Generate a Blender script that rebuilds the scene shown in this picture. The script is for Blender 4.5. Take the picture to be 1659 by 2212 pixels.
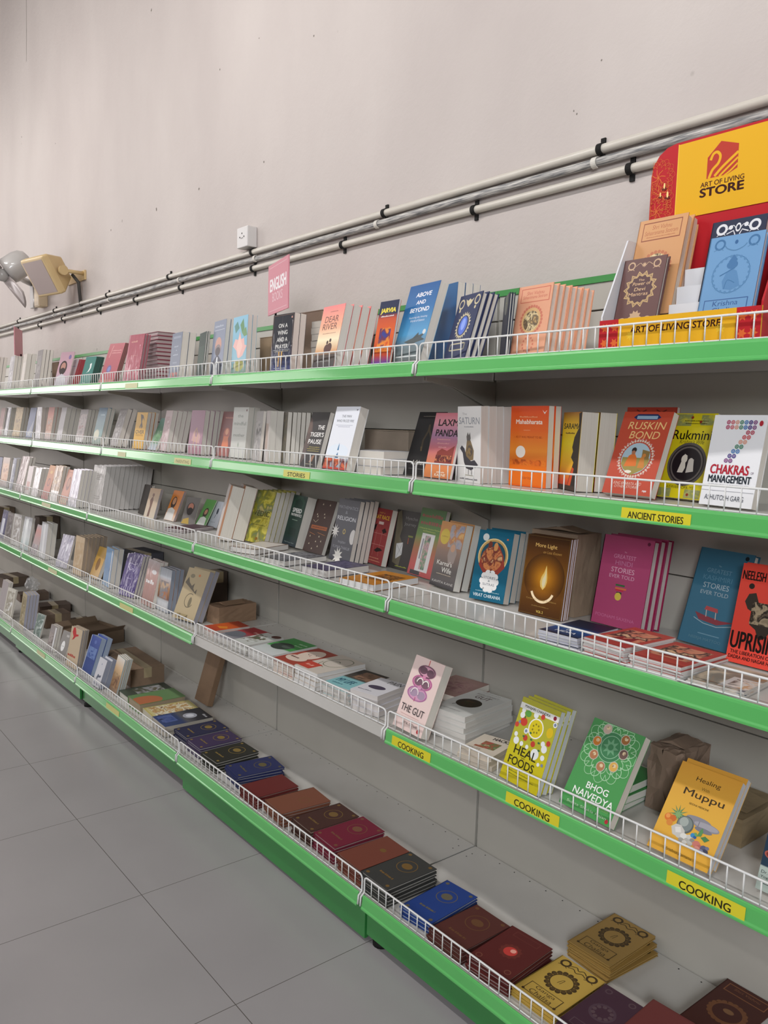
import bpy, bmesh, math, random
from mathutils import Vector, Matrix
random.seed(7)
for o in list(bpy.data.objects): bpy.data.objects.remove(o)
SC = bpy.context.scene
COL = SC.collection
# ------------------------------------------------------------------ camera
cam_d = bpy.data.cameras.new('camera'); cam = bpy.data.objects.new('camera', cam_d); COL.objects.link(cam)
cam_d.sensor_fit = 'VERTICAL'; cam_d.sensor_height = 36.0; cam_d.lens = 28.5184
cam_d.clip_start = 0.05
cam.matrix_world = Matrix([[0.627586, -0.098687, 0.772267, 1.69879], [0.77804, 0.043703, -0.626693, -1.790258], [0.028096, 0.994158, 0.10421, 1.464562], [0, 0, 0, 1]])
SC.camera = cam
# ------------------------------------------------------------------ colour management, world, lamps
SC.view_settings.view_transform = 'Standard'; SC.view_settings.look = 'None'
SC.view_settings.gamma = 1.0; SC.view_settings.use_curve_mapping = False
SC.view_settings.exposure = 0.0
wd = bpy.data.worlds.new('world'); SC.world = wd; wd.use_nodes = True
wd.node_tree.nodes['Background'].inputs[0].default_value = (0.75, 0.85, 1.0, 1)
wd.node_tree.nodes['Background'].inputs[1].default_value = 0.05

def area(name, loc, target, sx, sy, power, col):
    d = bpy.data.lights.new(name, 'AREA'); d.shape = 'RECTANGLE'; d.size = sx; d.size_y = sy
    d.energy = power; d.color = col
    o = bpy.data.objects.new(name, d); COL.objects.link(o)
    o.location = loc
    o.rotation_euler = (Vector(target) - Vector(loc)).to_track_quat('-Z', 'Y').to_euler()
    return o
# row of ceiling tubes along the aisle
for i, x in enumerate((-6.4, -4.0, -1.6, 0.8)):
    area('tube_or_fill_lamp', (x, -1.8, 3.55), (x, 0.06, 2.75), 1.25, 0.12, 27, (1.0, 0.975, 0.955))
for i, x in enumerate((-5.2, -2.8, -0.4, 2.0)):
    area('tube_or_fill_lamp', (x, -4.6, 3.9), (x, -4.6, 0), 1.25, 0.16, 6 if x > -1 else 34, (1.0, 0.975, 0.955))  # second row is added fill, stronger towards the left
# daylight: windows in the far left wall, open entrance on the right
area('window_daylight', (-9.05, -2.4, 2.1), (0, -2.4, 1.6), 2.0, 2.2, 70, (1.0, 0.93, 0.93))
area('window_daylight', (-9.05, -5.3, 2.1), (0, -5.3, 1.6), 2.0, 2.2, 70, (1.0, 0.93, 0.93))
area('entrance_daylight', (4.6, -4.9, 3.1), (-0.6, 0.0, 1.3), 2.0, 1.6, 320, (0.93, 0.965, 1.0))

# ------------------------------------------------------------------ helpers
def lin(h):
    out = []
    for i in (0, 2, 4):
        c = int(h[i:i+2], 16) / 255.0
        out.append(c / 12.92 if c <= 0.04045 else ((c + 0.055) / 1.055) ** 2.4)
    return (out[0], out[1], out[2], 1.0)
_M = {}
def new_mat(key):
    m = bpy.data.materials.new('mat_%d' % len(_M)); m.use_nodes = True; _M[key] = m
    return m, m.node_tree.nodes, m.node_tree.links, m.node_tree.nodes['Principled BSDF']
def finish(N, L, B, rough, wrap):
    B.inputs['Roughness'].default_value = rough
    B.inputs['Specular IOR Level'].default_value = 0.22
    if wrap:                                   # shrink wrap: clear wrinkled film over the cover
        B.inputs['Coat Weight'].default_value = 0.45; B.inputs['Coat Roughness'].default_value = 0.05
        tc = N.new('ShaderNodeTexCoord'); nz = N.new('ShaderNodeTexNoise'); nz.inputs['Scale'].default_value = 1.0
        nz.inputs['Distortion'].default_value = 1.2; mpw = N.new('ShaderNodeMapping'); mpw.inputs['Scale'].default_value = (26, 26, 7)
        bp = N.new('ShaderNodeBump'); bp.inputs['Strength'].default_value = 0.5; bp.inputs['Distance'].default_value = 0.02
        L.new(tc.outputs['Object'], mpw.inputs[0]); L.new(mpw.outputs[0], nz.inputs['Vector']); L.new(nz.outputs['Fac'], bp.inputs['Height'])
        L.new(bp.outputs['Normal'], B.inputs['Coat Normal'])
def ramp_set(r, stops, mode='LINEAR'):
    r.color_ramp.interpolation = mode
    el = r.color_ramp.elements
    while len(el) < len(stops): el.new(0.5)
    for e, (p, c) in zip(el, stops): e.position = p; e.color = lin(c)
def mat(c, rough=0.45, wrap=0, metal=0.0):
    key = (c, rough, wrap, metal)
    if key in _M: return _M[key]
    m, N, L, B = new_mat(key)
    finish(N, L, B, rough, wrap); B.inputs['Metallic'].default_value = metal
    if isinstance(c, str):
        B.inputs['Base Color'].default_value = lin(c)
    elif c[0] == 'g':
        tc = N.new('ShaderNodeTexCoord'); sp = N.new('ShaderNodeSeparateXYZ'); r = N.new('ShaderNodeValToRGB')
        ramp_set(r, c[1]); L.new(tc.outputs['UV'], sp.inputs[0]); L.new(sp.outputs['Y'], r.inputs[0]); L.new(r.outputs[0], B.inputs['Base Color'])
    elif c[0] in ('n', 'mo'):
        tc = N.new('ShaderNodeTexCoord'); nz = N.new('ShaderNodeTexNoise'); r = N.new('ShaderNodeValToRGB')
        nz.inputs['Scale'].default_value = c[1] * (6 if c[0] == 'mo' else 5); nz.inputs['Detail'].default_value = 5; nz.inputs['Distortion'].default_value = .8
        n = len(c[2]); ramp_set(r, [(0.32 + 0.36 * i / max(1, n - 1), k) for i, k in enumerate(c[2])], 'EASE')
        L.new(tc.outputs['Object'], nz.inputs['Vector']); L.new(nz.outputs['Fac'], r.inputs[0]); L.new(r.outputs[0], B.inputs['Base Color'])
    return m
def page_mat(c):
    key = ('page', c)
    if key in _M: return _M[key]
    m, N, L, B = new_mat(key); B.inputs['Roughness'].default_value = 0.85
    tc = N.new('ShaderNodeTexCoord'); mp = N.new('ShaderNodeMapping'); mp.inputs['Scale'].default_value = (6, 1400, 6)
    nz = N.new('ShaderNodeTexNoise'); nz.inputs['Scale'].default_value = 1.0; nz.inputs['Detail'].default_value = 2
    r = N.new('ShaderNodeValToRGB'); a = lin(c)
    r.color_ramp.elements[0].position = 0.3; r.color_ramp.elements[0].color = (a[0]*.86, a[1]*.85, a[2]*.83, 1)
    r.color_ramp.elements[1].position = 0.62; r.color_ramp.elements[1].color = a
    L.new(tc.outputs['Object'], mp.inputs[0]); L.new(mp.outputs[0], nz.inputs['Vector']); L.new(nz.outputs['Fac'], r.inputs[0]); L.new(r.outputs[0], B.inputs['Base Color'])
    return m
def noisy(key, c1, c2, scale, rough=0.6, bump=0.0, stretch=(1, 1, 1), bscale=None, coat=0.0):
    if key in _M: return _M[key]
    m, N, L, B = new_mat(key); B.inputs['Roughness'].default_value = rough
    tc = N.new('ShaderNodeTexCoord'); mp = N.new('ShaderNodeMapping'); mp.inputs['Scale'].default_value = stretch
    nz = N.new('ShaderNodeTexNoise'); nz.inputs['Scale'].default_value = scale; nz.inputs['Detail'].default_value = 4
    r = N.new('ShaderNodeValToRGB'); ramp_set(r, [(0.35, c1), (0.7, c2)])
    L.new(tc.outputs['Object'], mp.inputs[0]); L.new(mp.outputs[0], nz.inputs['Vector']); L.new(nz.outputs['Fac'], r.inputs[0]); L.new(r.outputs[0], B.inputs['Base Color'])
    if bump:
        n2 = N.new('ShaderNodeTexNoise'); n2.inputs['Scale'].default_value = bscale or scale; n2.inputs['Detail'].default_value = 5
        bp = N.new('ShaderNodeBump'); bp.inputs['Strength'].default_value = bump; bp.inputs['Distance'].default_value = 0.01
        L.new(tc.outputs['Object'], n2.inputs['Vector']); L.new(n2.outputs['Fac'], bp.inputs['Height']); L.new(bp.outputs[0], B.inputs['Normal'])
    if coat: B.inputs['Coat Weight'].default_value = coat; B.inputs['Coat Roughness'].default_value = 0.08
    return m

def add_box(bm, x0, x1, y0, y1, z0, z1, mi=0):
    v = [bm.verts.new(p) for p in ((x0,y0,z0),(x1,y0,z0),(x1,y1,z0),(x0,y1,z0),(x0,y0,z1),(x1,y0,z1),(x1,y1,z1),(x0,y1,z1))]
    fs = [bm.faces.new([v[i] for i in q]) for q in ((0,3,2,1),(4,5,6,7),(0,1,5,4),(1,2,6,5),(2,3,7,6),(3,0,4,7))]
    for f in fs: f.material_index = mi
    return fs
def add_prism(bm, poly, axis, a0, a1, mi=0):
    """poly in the two other axes, extruded along axis from a0 to a1"""
    def P(p, a):
        return {'x': (a, p[0], p[1]), 'y': (p[0], a, p[1]), 'z': (p[0], p[1], a)}[axis]
    A = [bm.verts.new(P(p, a0)) for p in poly]; B = [bm.verts.new(P(p, a1)) for p in poly]
    n = len(poly); fs = [bm.faces.new(A), bm.faces.new(B[::-1])]
    for i in range(n): fs.append(bm.faces.new((A[i], B[i], B[(i+1) % n], A[(i+1) % n])))
    for f in fs: f.material_index = mi
def add_tube(bm, pts, r, n=8, closed=False, mi=0):
    pts = [Vector(p) for p in pts]; k = len(pts); rings = []
    up = None
    for i in range(k):
        a = pts[i-1] if (i > 0 or closed) else pts[i]; b = pts[(i+1) % k] if (i < k-1 or closed) else pts[i]
        t = (b - a).normalized()
        if up is None:
            up = Vector((0, 0, 1)) if abs(t.z) < 0.9 else Vector((1, 0, 0))
        s = t.cross(up).normalized(); up = s.cross(t).normalized()
        rr = r[i] if isinstance(r, (list, tuple)) else r
        rings.append([bm.verts.new(pts[i] + (s*math.cos(2*math.pi*j/n) + up*math.sin(2*math.pi*j/n)) * rr) for j in range(n)])
    for i in range(k if closed else k-1):
        A, B = rings[i], rings[(i+1) % k]
        for j in range(n):
            f = bm.faces.new((A[j], A[(j+1) % n], B[(j+1) % n], B[j])); f.material_index = mi; f.smooth = True
    if not closed:
        bm.faces.new(rings[0][::-1]).material_index = mi; bm.faces.new(rings[-1]).material_index = mi
def add_lathe(bm, prof, n=24, mi=0, M=None, cap=True):
    """profile of (radius, z) turned about z"""
    M = M or Matrix(); rings = []
    for r, z in prof:
        rings.append([bm.verts.new(M @ Vector((r*math.cos(2*math.pi*j/n), r*math.sin(2*math.pi*j/n), z))) for j in range(n)])
    for A, B in zip(rings, rings[1:]):
        for j in range(n):
            f = bm.faces.new((A[j], A[(j+1) % n], B[(j+1) % n], B[j])); f.smooth = True; f.material_index = mi
    if cap:
        bm.faces.new(rings[0][::-1]).material_index = mi; bm.faces.new(rings[-1]).material_index = mi
def obj(name, bm, mats, parent=None, fix=True):
    if fix: bmesh.ops.recalc_face_normals(bm, faces=bm.faces)
    me = bpy.data.meshes.new(name); bm.to_mesh(me); bm.free()
    for m in (mats if isinstance(mats, (list, tuple)) else [mats]): me.materials.append(m)
    o = bpy.data.objects.new(name, me); COL.objects.link(o)
    if parent is not None: o.parent = parent
    return o
def bevel(o, w=0.002, seg=2):
    b = o.modifiers.new('bevel', 'BEVEL'); b.width = w; b.segments = seg; b.limit_method = 'ANGLE'; return o
def tag(o, label, cat, group=None):
    o['label'] = label; o['category'] = cat
    if group: o['group'] = group
    return o
def thing(name, label, cat, loc=(0, 0, 0), rot=(0, 0, 0), group=None):
    o = bpy.data.objects.new(name, None); COL.objects.link(o); o.empty_display_size = 0.05
    o.location = loc; o.rotation_euler = rot
    return tag(o, label, cat, group)
def struct(name, bm, m):
    o = obj(name, bm, m); o['kind'] = 'structure'; return o

# ------------------------------------------------------------------ printing: flat lettering, artwork and painted glare lying on a cover
_T = {}
def text_geo(s, bold):
    k = (s, bold)
    if k in _T: return _T[k]
    c = bpy.data.curves.new('lettering', 'FONT'); c.body = s; c.resolution_u = 4; c.offset = bold; c.fill_mode = 'FRONT'
    o = bpy.data.objects.new('lettering', c); COL.objects.link(o)
    dg = bpy.context.evaluated_depsgraph_get(); me = o.evaluated_get(dg).to_mesh()
    vs = [(v.co.x, v.co.y) for v in me.vertices]; fs = [tuple(p.vertices) for p in me.polygons]
    o.evaluated_get(dg).to_mesh_clear(); bpy.data.objects.remove(o); bpy.data.curves.remove(c)
    if vs:
        x0 = min(v[0] for v in vs); x1 = max(v[0] for v in vs); y0 = min(v[1] for v in vs); y1 = max(v[1] for v in vs)
        vs = [((x-x0)/max(1e-6, x1-x0), (y-y0)/max(1e-6, y1-y0)) for x, y in vs]
    _T[k] = (vs, fs); return _T[k]
def circ(u, v, a, b, n=28): return [(u + a*math.cos(2*math.pi*i/n), v + b*math.sin(2*math.pi*i/n)) for i in range(n)]
def print_art(name, ops, w, h, parent, rough=0.4, wrap=0, y=-0.0001):
    """ops in cover units (u 0..1 across, v 0..1 up); built on the plane y, facing -y"""
    bm = bmesh.new(); slots = []; lvl = [0]; asp = w / h
    def slot(c):
        m = mat(c, rough, wrap)
        if m not in slots: slots.append(m)
        return slots.index(m)
    def poly(pts, c, keep=False):
        if not keep: lvl[0] += 1
        yy = y - lvl[0] * 0.00001; si = slot(c) if not isinstance(c, int) else c
        vs = [bm.verts.new((p[0]*w, yy, p[1]*h)) for p in pts]
        f = bm.faces.new(vs); f.material_index = si
        return f
    def clipped(pts): return [(min(1, max(0, a)), min(1, max(0, b))) for a, b in pts]
    def line(p, wd, c):
        P = [Vector((p[i]*w, p[i+1]*h)) for i in range(0, len(p), 2)]; hw = wd*w/2; lvl[0] += 1; si = slot(c); yy = y - lvl[0]*0.00001
        Ls, Rs = [], []
        for i in range(len(P)):
            t = (P[min(i+1, len(P)-1)] - P[max(i-1, 0)]).normalized(); n = Vector((-t.y, t.x))*hw
            Ls.append(bm.verts.new((P[i].x+n.x, yy, P[i].y+n.y))); Rs.append(bm.verts.new((P[i].x-n.x, yy, P[i].y-n.y)))
        for i in range(len(P)-1):
            bm.faces.new((Rs[i], Rs[i+1], Ls[i+1], Ls[i])).material_index = si
    def ring(u, v, r0, r1, c, a0=0, a1=360, n=32):
        lvl[0] += 1; si = slot(c); yy = y - lvl[0]*0.00001; vs = []
        for i in range(n+1):
            a = math.radians(a0 + (a1-a0)*i/n); ca, sa = math.cos(a), math.sin(a)
            vs.append((bm.verts.new(((u+r0*ca)*w, yy, v*h + r0*sa*w)), bm.verts.new(((u+r1*ca)*w, yy, v*h + r1*sa*w))))
        for i in range(n): bm.faces.new((vs[i][0], vs[i][1], vs[i+1][1], vs[i+1][0])).material_index = si
    def text(s, u, v, tw, th, c, sh, bo):
        vs, fs = text_geo(s, 0.0); si = slot(c)
        for dx, dy in (((0, 0),) if not bo else ((0, 0), (-1, 0), (1, 0), (0, 1), (0, -1))):
            lvl[0] += 1; strike(vs, fs, u + dx*bo*1.35*th/asp, v + dy*bo*.9*th, tw, th, sh, si)
    def strike(vs, fs, u, v, tw, th, sh, si):
        yy = y - lvl[0]*0.00001
        V = [bm.verts.new(((u - tw/2 + a*tw)*w + sh*(b-.5)*th*h, yy, (v - th/2 + b*th)*h)) for a, b in vs]
        for f in fs:
            try: bm.faces.new([V[i] for i in f]).material_index = si
            except ValueError: pass
    for op in ops:
        k = op[0]
        if k == 'r': _, u, v, a, b, c = op; poly(clipped([(u-a/2, v-b/2), (u+a/2, v-b/2), (u+a/2, v+b/2), (u-a/2, v+b/2)]), c)
        elif k == 'e': _, u, v, a, b, c = op; poly(clipped(circ(u, v, a, b)), c)
        elif k == 'c': _, u, v, r, c = op; poly(clipped(circ(u, v, r, r*asp)), c)
        elif k == 'o': _, u, v, r, t, c = op; ring(u, v, r-t/2, r+t/2, c)
        elif k == 'arc': _, u, v, r, a0, a1, t, c = op; ring(u, v, r-t/2, r+t/2, c, a0, a1)
        elif k == 'k':
            _, u, v, r, n, rr, c = op; lvl[0] += 1
            for i in range(n):
                a = 2*math.pi*i/n; poly(circ(u+r*math.cos(a), v+r*math.sin(a)*asp, rr, rr*asp, 10), c, i % 2 == 1)
        elif k == 's':
            _, u, v, r, n, ri, c = op
            poly([(u + (r if i % 2 == 0 else r*ri)*math.cos(math.pi*i/n), v + (r if i % 2 == 0 else r*ri)*math.sin(math.pi*i/n)*asp) for i in range(2*n)], c)
        elif k == 'p': p = op[1]; poly([(p[i], p[i+1]) for i in range(0, len(p), 2)], op[2])
        elif k == 'l': line(op[1], op[2], op[3])
        elif k == 'lc':                      # smooth stroke through the points
            q = [(op[1][i], op[1][i+1]) for i in range(0, len(op[1]), 2)]; q = [q[0]] + q + [q[-1]]; out = []
            for i in range(1, len(q)-2):
                for s_ in range(6):
                    f = s_/6; a, b, c_, d_ = q[i-1], q[i], q[i+1], q[i+2]
                    out += [.5*((2*b[j]) + (c_[j]-a[j])*f + (2*a[j]-5*b[j]+4*c_[j]-d_[j])*f*f + (3*b[j]-a[j]-3*c_[j]+d_[j])*f**3) for j in (0, 1)]
            line(out + list(q[-2]), op[2], op[3])
        elif k == 't': text(*op[1:])
        elif k == 'w':                       # print too small to read: broken bars
            _, u, v, a, b, c = op; x = u-a/2; rnd = random.Random(int(u*977+v*7919)); lvl[0] += 1
            while x < u+a/2-.004:
                q = min(rnd.uniform(.5, 1.3)*b/asp*1.0, u+a/2-x); hh = b*rnd.choice((.5, .62, .8))
                poly(clipped([(x, v-b*.35), (x+q*.78, v-b*.35), (x+q*.78, v-b*.35+hh), (x, v-b*.35+hh)]), c, True); x += q
        elif k == 'fr':
            m, t, c = op[1:]; hm = m*asp
            for a in ((m, hm, 1-m, hm), (1-m, hm, 1-m, 1-hm), (1-m, 1-hm, m, 1-hm), (m, 1-hm, m, hm)): line(list(a), t, c)
        elif k == 'm': _, u, v, a, b, sc, cols = op; poly(clipped([(u-a/2, v-b/2), (u+a/2, v-b/2), (u+a/2, v+b/2), (u-a/2, v+b/2)]), ('mo', sc, tuple(cols)))
        elif k == 'mc': _, u, v, r, sc, cols = op; poly(circ(u, v, r, r*asp), ('mo', sc, tuple(cols)))
        elif k == 'glow':
            _, u, v, r, cols = op; n = 16
            def mixc(t):
                t = t*(len(cols)-1); i = min(int(t), len(cols)-2); f = t-i
                return ''.join('%02x' % round(int(cols[i][q:q+2], 16)*(1-f) + int(cols[i+1][q:q+2], 16)*f) for q in (0, 2, 4))
            for i in range(n): poly(clipped(circ(u, v, r*(1-i/n), r*(1-i/n)*asp)), mixc(1-i/(n-1)))
        elif k == 'lines':
            _, u0, v0, u1, v1, n, c = op
            for i in range(n):
                if i % 8 == 7: continue
                v = v1 + (v0-v1)*i/n; poly([(u0, v-.006), (u1-(.2 if i % 8 == 6 else 0), v-.006), (u1-(.2 if i % 8 == 6 else 0), v+.006), (u0, v+.006)], c, True)
        elif k == 'bowl':
            _, u, v, r, c = op; poly(circ(u, v, r, r*asp), 'b8b4a8'); poly(circ(u, v, r*.85, r*.85*asp), c); poly(circ(u+r*.1, v+r*.2*asp, r*.4, r*.35*asp, 12), ('mo', 14, (c, 'e0c8a0', '6a4428')))
        elif k == 'mandala':
            _, u, v, R0, c = op
            for R1, n, wd in ((R0*.8, 12, .022*R0), (R0, 12, .026*R0), (R0*1.12, 12, .018*R0)):
                for i in range(n):
                    a = 2*math.pi*(i+.5*(R1 == R0))/n; da = math.pi/n; pp = []
                    for t in range(9):
                        f = t/8; ang = a + (f-.5)*2*da; rr = R1*(.72 + .28*math.sin(math.pi*f)**.6)
                        pp += [min(.99, max(.01, u+rr*math.cos(ang))), min(.99, max(.01, v+rr*math.sin(ang)*asp))]
                    line(pp, wd, c)
        elif k == 'seven':
            _, u, v = op[:3]; pal = ['b04a6a', 'c8686c', 'd8a088', '3f8a6c', '3c80b8', '3c3a80', '7c4a80']; d = .083
            dots = [(i*d, 0, pal[i]) for i in range(7)] + [(i*d, -.055, pal[i]) for i in range(7)]
            for j, cc in enumerate(['b04a5c', 'c85a5c', 'd8a088', '3f8a6c', '3c80b8', '3c3a80', '7c4a80']):
                dots += [(5*d-j*.052-.02, -.11-.052*j, cc), (6*d-j*.052-.02, -.11-.052*j, cc)]
            for a, b, cc in dots:
                U, Vv = u-.28+a, v+.2+b
                poly(circ(U, Vv, .038, .038*asp, 14), cc); poly(circ(U, Vv, .02, .02*asp, 10), 'e0c8d0'); poly(circ(U, Vv, .014, .014*asp, 8), cc)
    return obj(name, bm, slots or [mat('808080')], parent, fix=False)

# ------------------------------------------------------------------ the room
XL, XR, YF, YW, ZC = -9.1, 4.8, -7.5, 0.06, 6.2
def wall_mat():
    m, N, L, B = new_mat('plaster'); B.inputs['Roughness'].default_value = 0.8
    tc = N.new('ShaderNodeTexCoord')
    n1 = N.new('ShaderNodeTexNoise'); n1.inputs['Scale'].default_value = 1.1; n1.inputs['Detail'].default_value = 5; n1.inputs['Roughness'].default_value = .55
    r = N.new('ShaderNodeValToRGB'); ramp_set(r, [(0.3, 'b7ada9'), (0.72, 'c8bfba')])
    mp = N.new('ShaderNodeMapping'); mp.inputs['Scale'].default_value = (1.0, 1, 0.45)
    L.new(tc.outputs['Object'], mp.inputs[0]); L.new(mp.outputs[0], n1.inputs['Vector']); L.new(n1.outputs['Fac'], r.inputs[0])
    # small dents and chips
    vo = N.new('ShaderNodeTexVoronoi'); vo.inputs['Scale'].default_value = 3.2; vo.inputs['Randomness'].default_value = 1.0
    cr = N.new('ShaderNodeValToRGB'); cr.color_ramp.elements[0].position = .02; cr.color_ramp.elements[0].color = (.35, .33, .3, 1); cr.color_ramp.elements[1].position = .035; cr.color_ramp.elements[1].color = (1, 1, 1, 1)
    mx = N.new('ShaderNodeMixRGB'); mx.blend_type = 'MULTIPLY'; mx.inputs[0].default_value = .45
    L.new(tc.outputs['Object'], vo.inputs['Vector']); L.new(vo.outputs['Distance'], cr.inputs[0])
    L.new(r.outputs[0], mx.inputs[1]); L.new(cr.outputs[0], mx.inputs[2]); L.new(mx.outputs[0], B.inputs['Base Color'])
    n2 = N.new('ShaderNodeTexNoise'); n2.inputs['Scale'].default_value = 26; n2.inputs['Detail'].default_value = 6; n2.inputs['Roughness'].default_value = .6
    bp = N.new('ShaderNodeBump'); bp.inputs['Strength'].default_value = .22; bp.inputs['Distance'].default_value = .012
    n3 = N.new('ShaderNodeTexNoise'); n3.inputs['Scale'].default_value = 2.2; n3.inputs['Detail'].default_value = 2
    b2 = N.new('ShaderNodeBump'); b2.inputs['Strength'].default_value = .25; b2.inputs['Distance'].default_value = .05
    L.new(tc.outputs['Object'], n2.inputs['Vector']); L.new(tc.outputs['Object'], n3.inputs['Vector'])
    L.new(n3.outputs['Fac'], b2.inputs['Height']); L.new(b2.outputs[0], bp.inputs['Normal']); L.new(n2.outputs['Fac'], bp.inputs['Height']); L.new(bp.outputs[0], B.inputs['Normal'])
    return m
PLASTER = wall_mat()
bm = bmesh.new(); add_box(bm, XL, XR, YW, YW+.2, -.1, ZC); WALLB = struct('wall_back', bm, PLASTER)
# chipped spots and a hairline crack in the plaster
bm = bmesh.new(); rc = random.Random(4)
for x, z, r in [(-2.655, 3.625, 0.0074), (-1.877, 3.087, 0.005), (-1.468, 2.583, 0.0055), (-2.086, 2.596, 0.0075), (-2.592, 2.593, 0.0082), (-5.086, 3.583, 0.0084), (-3.255, 2.593, 0.0062), (-1.098, 2.972, 0.0042), (0.208, 2.331, 0.0029), (-4.28, 3.34, 0.0056), (-1.52, 3.105, 0.0035), (0.281, 2.448, 0.0029), (0.197, 2.342, 0.0029)]:
    k = 9; bm.faces.new([bm.verts.new((x + r*rc.uniform(.6, 1.1)*math.cos(-2*math.pi*i/k), YW-.0006, z + r*rc.uniform(.6, 1.2)*math.sin(-2*math.pi*i/k))) for i in range(k)])
for (xa, za), (xb, zb) in (((-4.906, 4.52), (-4.915, 4.3)), ((-4.915, 4.3), (-4.93, 4.08))):
    bm.faces.new([bm.verts.new((p, YW-.0006, q)) for p, q in ((xa-.0035, za), (xa+.0035, za), (xb+.0025, zb), (xb-.0025, zb))][::-1])
o = obj('plaster_chip', bm, mat('7d766f', .9), WALLB, False); o['kind'] = 'stuff'

bm = bmesh.new(); add_box(bm, XL-.2, XL-.01, YF, YW+.2, -.1, ZC); struct('wall_left', bm, noisy('otherwall', '6e6a66', '7c7874', 2, .8))
bm = bmesh.new(); add_box(bm, XR+.01, XR+.2, YF, YW+.2, -.1, ZC); struct('wall_right', bm, noisy('otherwall', '6e6a66', '7c7874', 2, .8))
bm = bmesh.new(); add_box(bm, XL-.2, XR+.2, YF-.2, YF, -.1, ZC); struct('wall_front', bm, noisy('otherwall', '6e6a66', '7c7874', 2, .8))
bm = bmesh.new(); add_box(bm, XL-.2, XR+.2, YF-.2, YW+.2, ZC, ZC+.15); struct('ceiling', bm, mat('a8a49e', .9))
def floor_mat():
    m, N, L, B = new_mat('tile'); tc = N.new('ShaderNodeTexCoord')
    mp = N.new('ShaderNodeMapping'); mp.inputs['Location'].default_value = (0.0, 0.85, 0)
    L.new(tc.outputs['Object'], mp.inputs[0])
    sp = N.new('ShaderNodeSeparateXYZ'); L.new(mp.outputs[0], sp.inputs[0])
    def seam(sock):
        md = N.new('ShaderNodeMath'); md.operation = 'PINGPONG'; md.inputs[1].default_value = 0.3
        L.new(sock, md.inputs[0])          # 0 at every 0.6 m joint
        lt = N.new('ShaderNodeMath'); lt.operation = 'LESS_THAN'; lt.inputs[1].default_value = 0.001
        L.new(md.outputs[0], lt.inputs[0]); return lt.outputs[0]
    mxm = N.new('ShaderNodeMath'); mxm.operation = 'MAXIMUM'; L.new(seam(sp.outputs['X']), mxm.inputs[0]); L.new(seam(sp.outputs['Y']), mxm.inputs[1])
    nz = N.new('ShaderNodeTexNoise'); nz.inputs['Scale'].default_value = 1.6; nz.inputs['Detail'].default_value = 4
    L.new(tc.outputs['Object'], nz.inputs['Vector'])
    r = N.new('ShaderNodeValToRGB'); ramp_set(r, [(.3, '9c9899'), (.7, 'a4a0a1')]); L.new(nz.outputs['Fac'], r.inputs[0])
    mx = N.new('ShaderNodeMixRGB'); mx.inputs[2].default_value = lin('55504c')
    L.new(mxm.outputs[0], mx.inputs[0]); L.new(r.outputs[0], mx.inputs[1]); L.new(mx.outputs[0], B.inputs['Base Color'])
    B.inputs['Roughness'].default_value = 0.22; B.inputs['Specular IOR Level'].default_value = .45
    n2 = N.new('ShaderNodeTexNoise'); n2.inputs['Scale'].default_value = 5; n2.inputs['Detail'].default_value = 4
    mr = N.new('ShaderNodeMapRange'); mr.inputs['To Min'].default_value = .2; mr.inputs['To Max'].default_value = .27
    L.new(tc.outputs['Object'], n2.inputs['Vector']); L.new(n2.outputs['Fac'], mr.inputs[0]); L.new(mr.outputs[0], B.inputs['Roughness'])
    return m
bm = bmesh.new(); add_box(bm, XL-.2, XR+.2, YF-.2, YW+.2, -.1, 0); struct('floor', bm, floor_mat())

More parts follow.
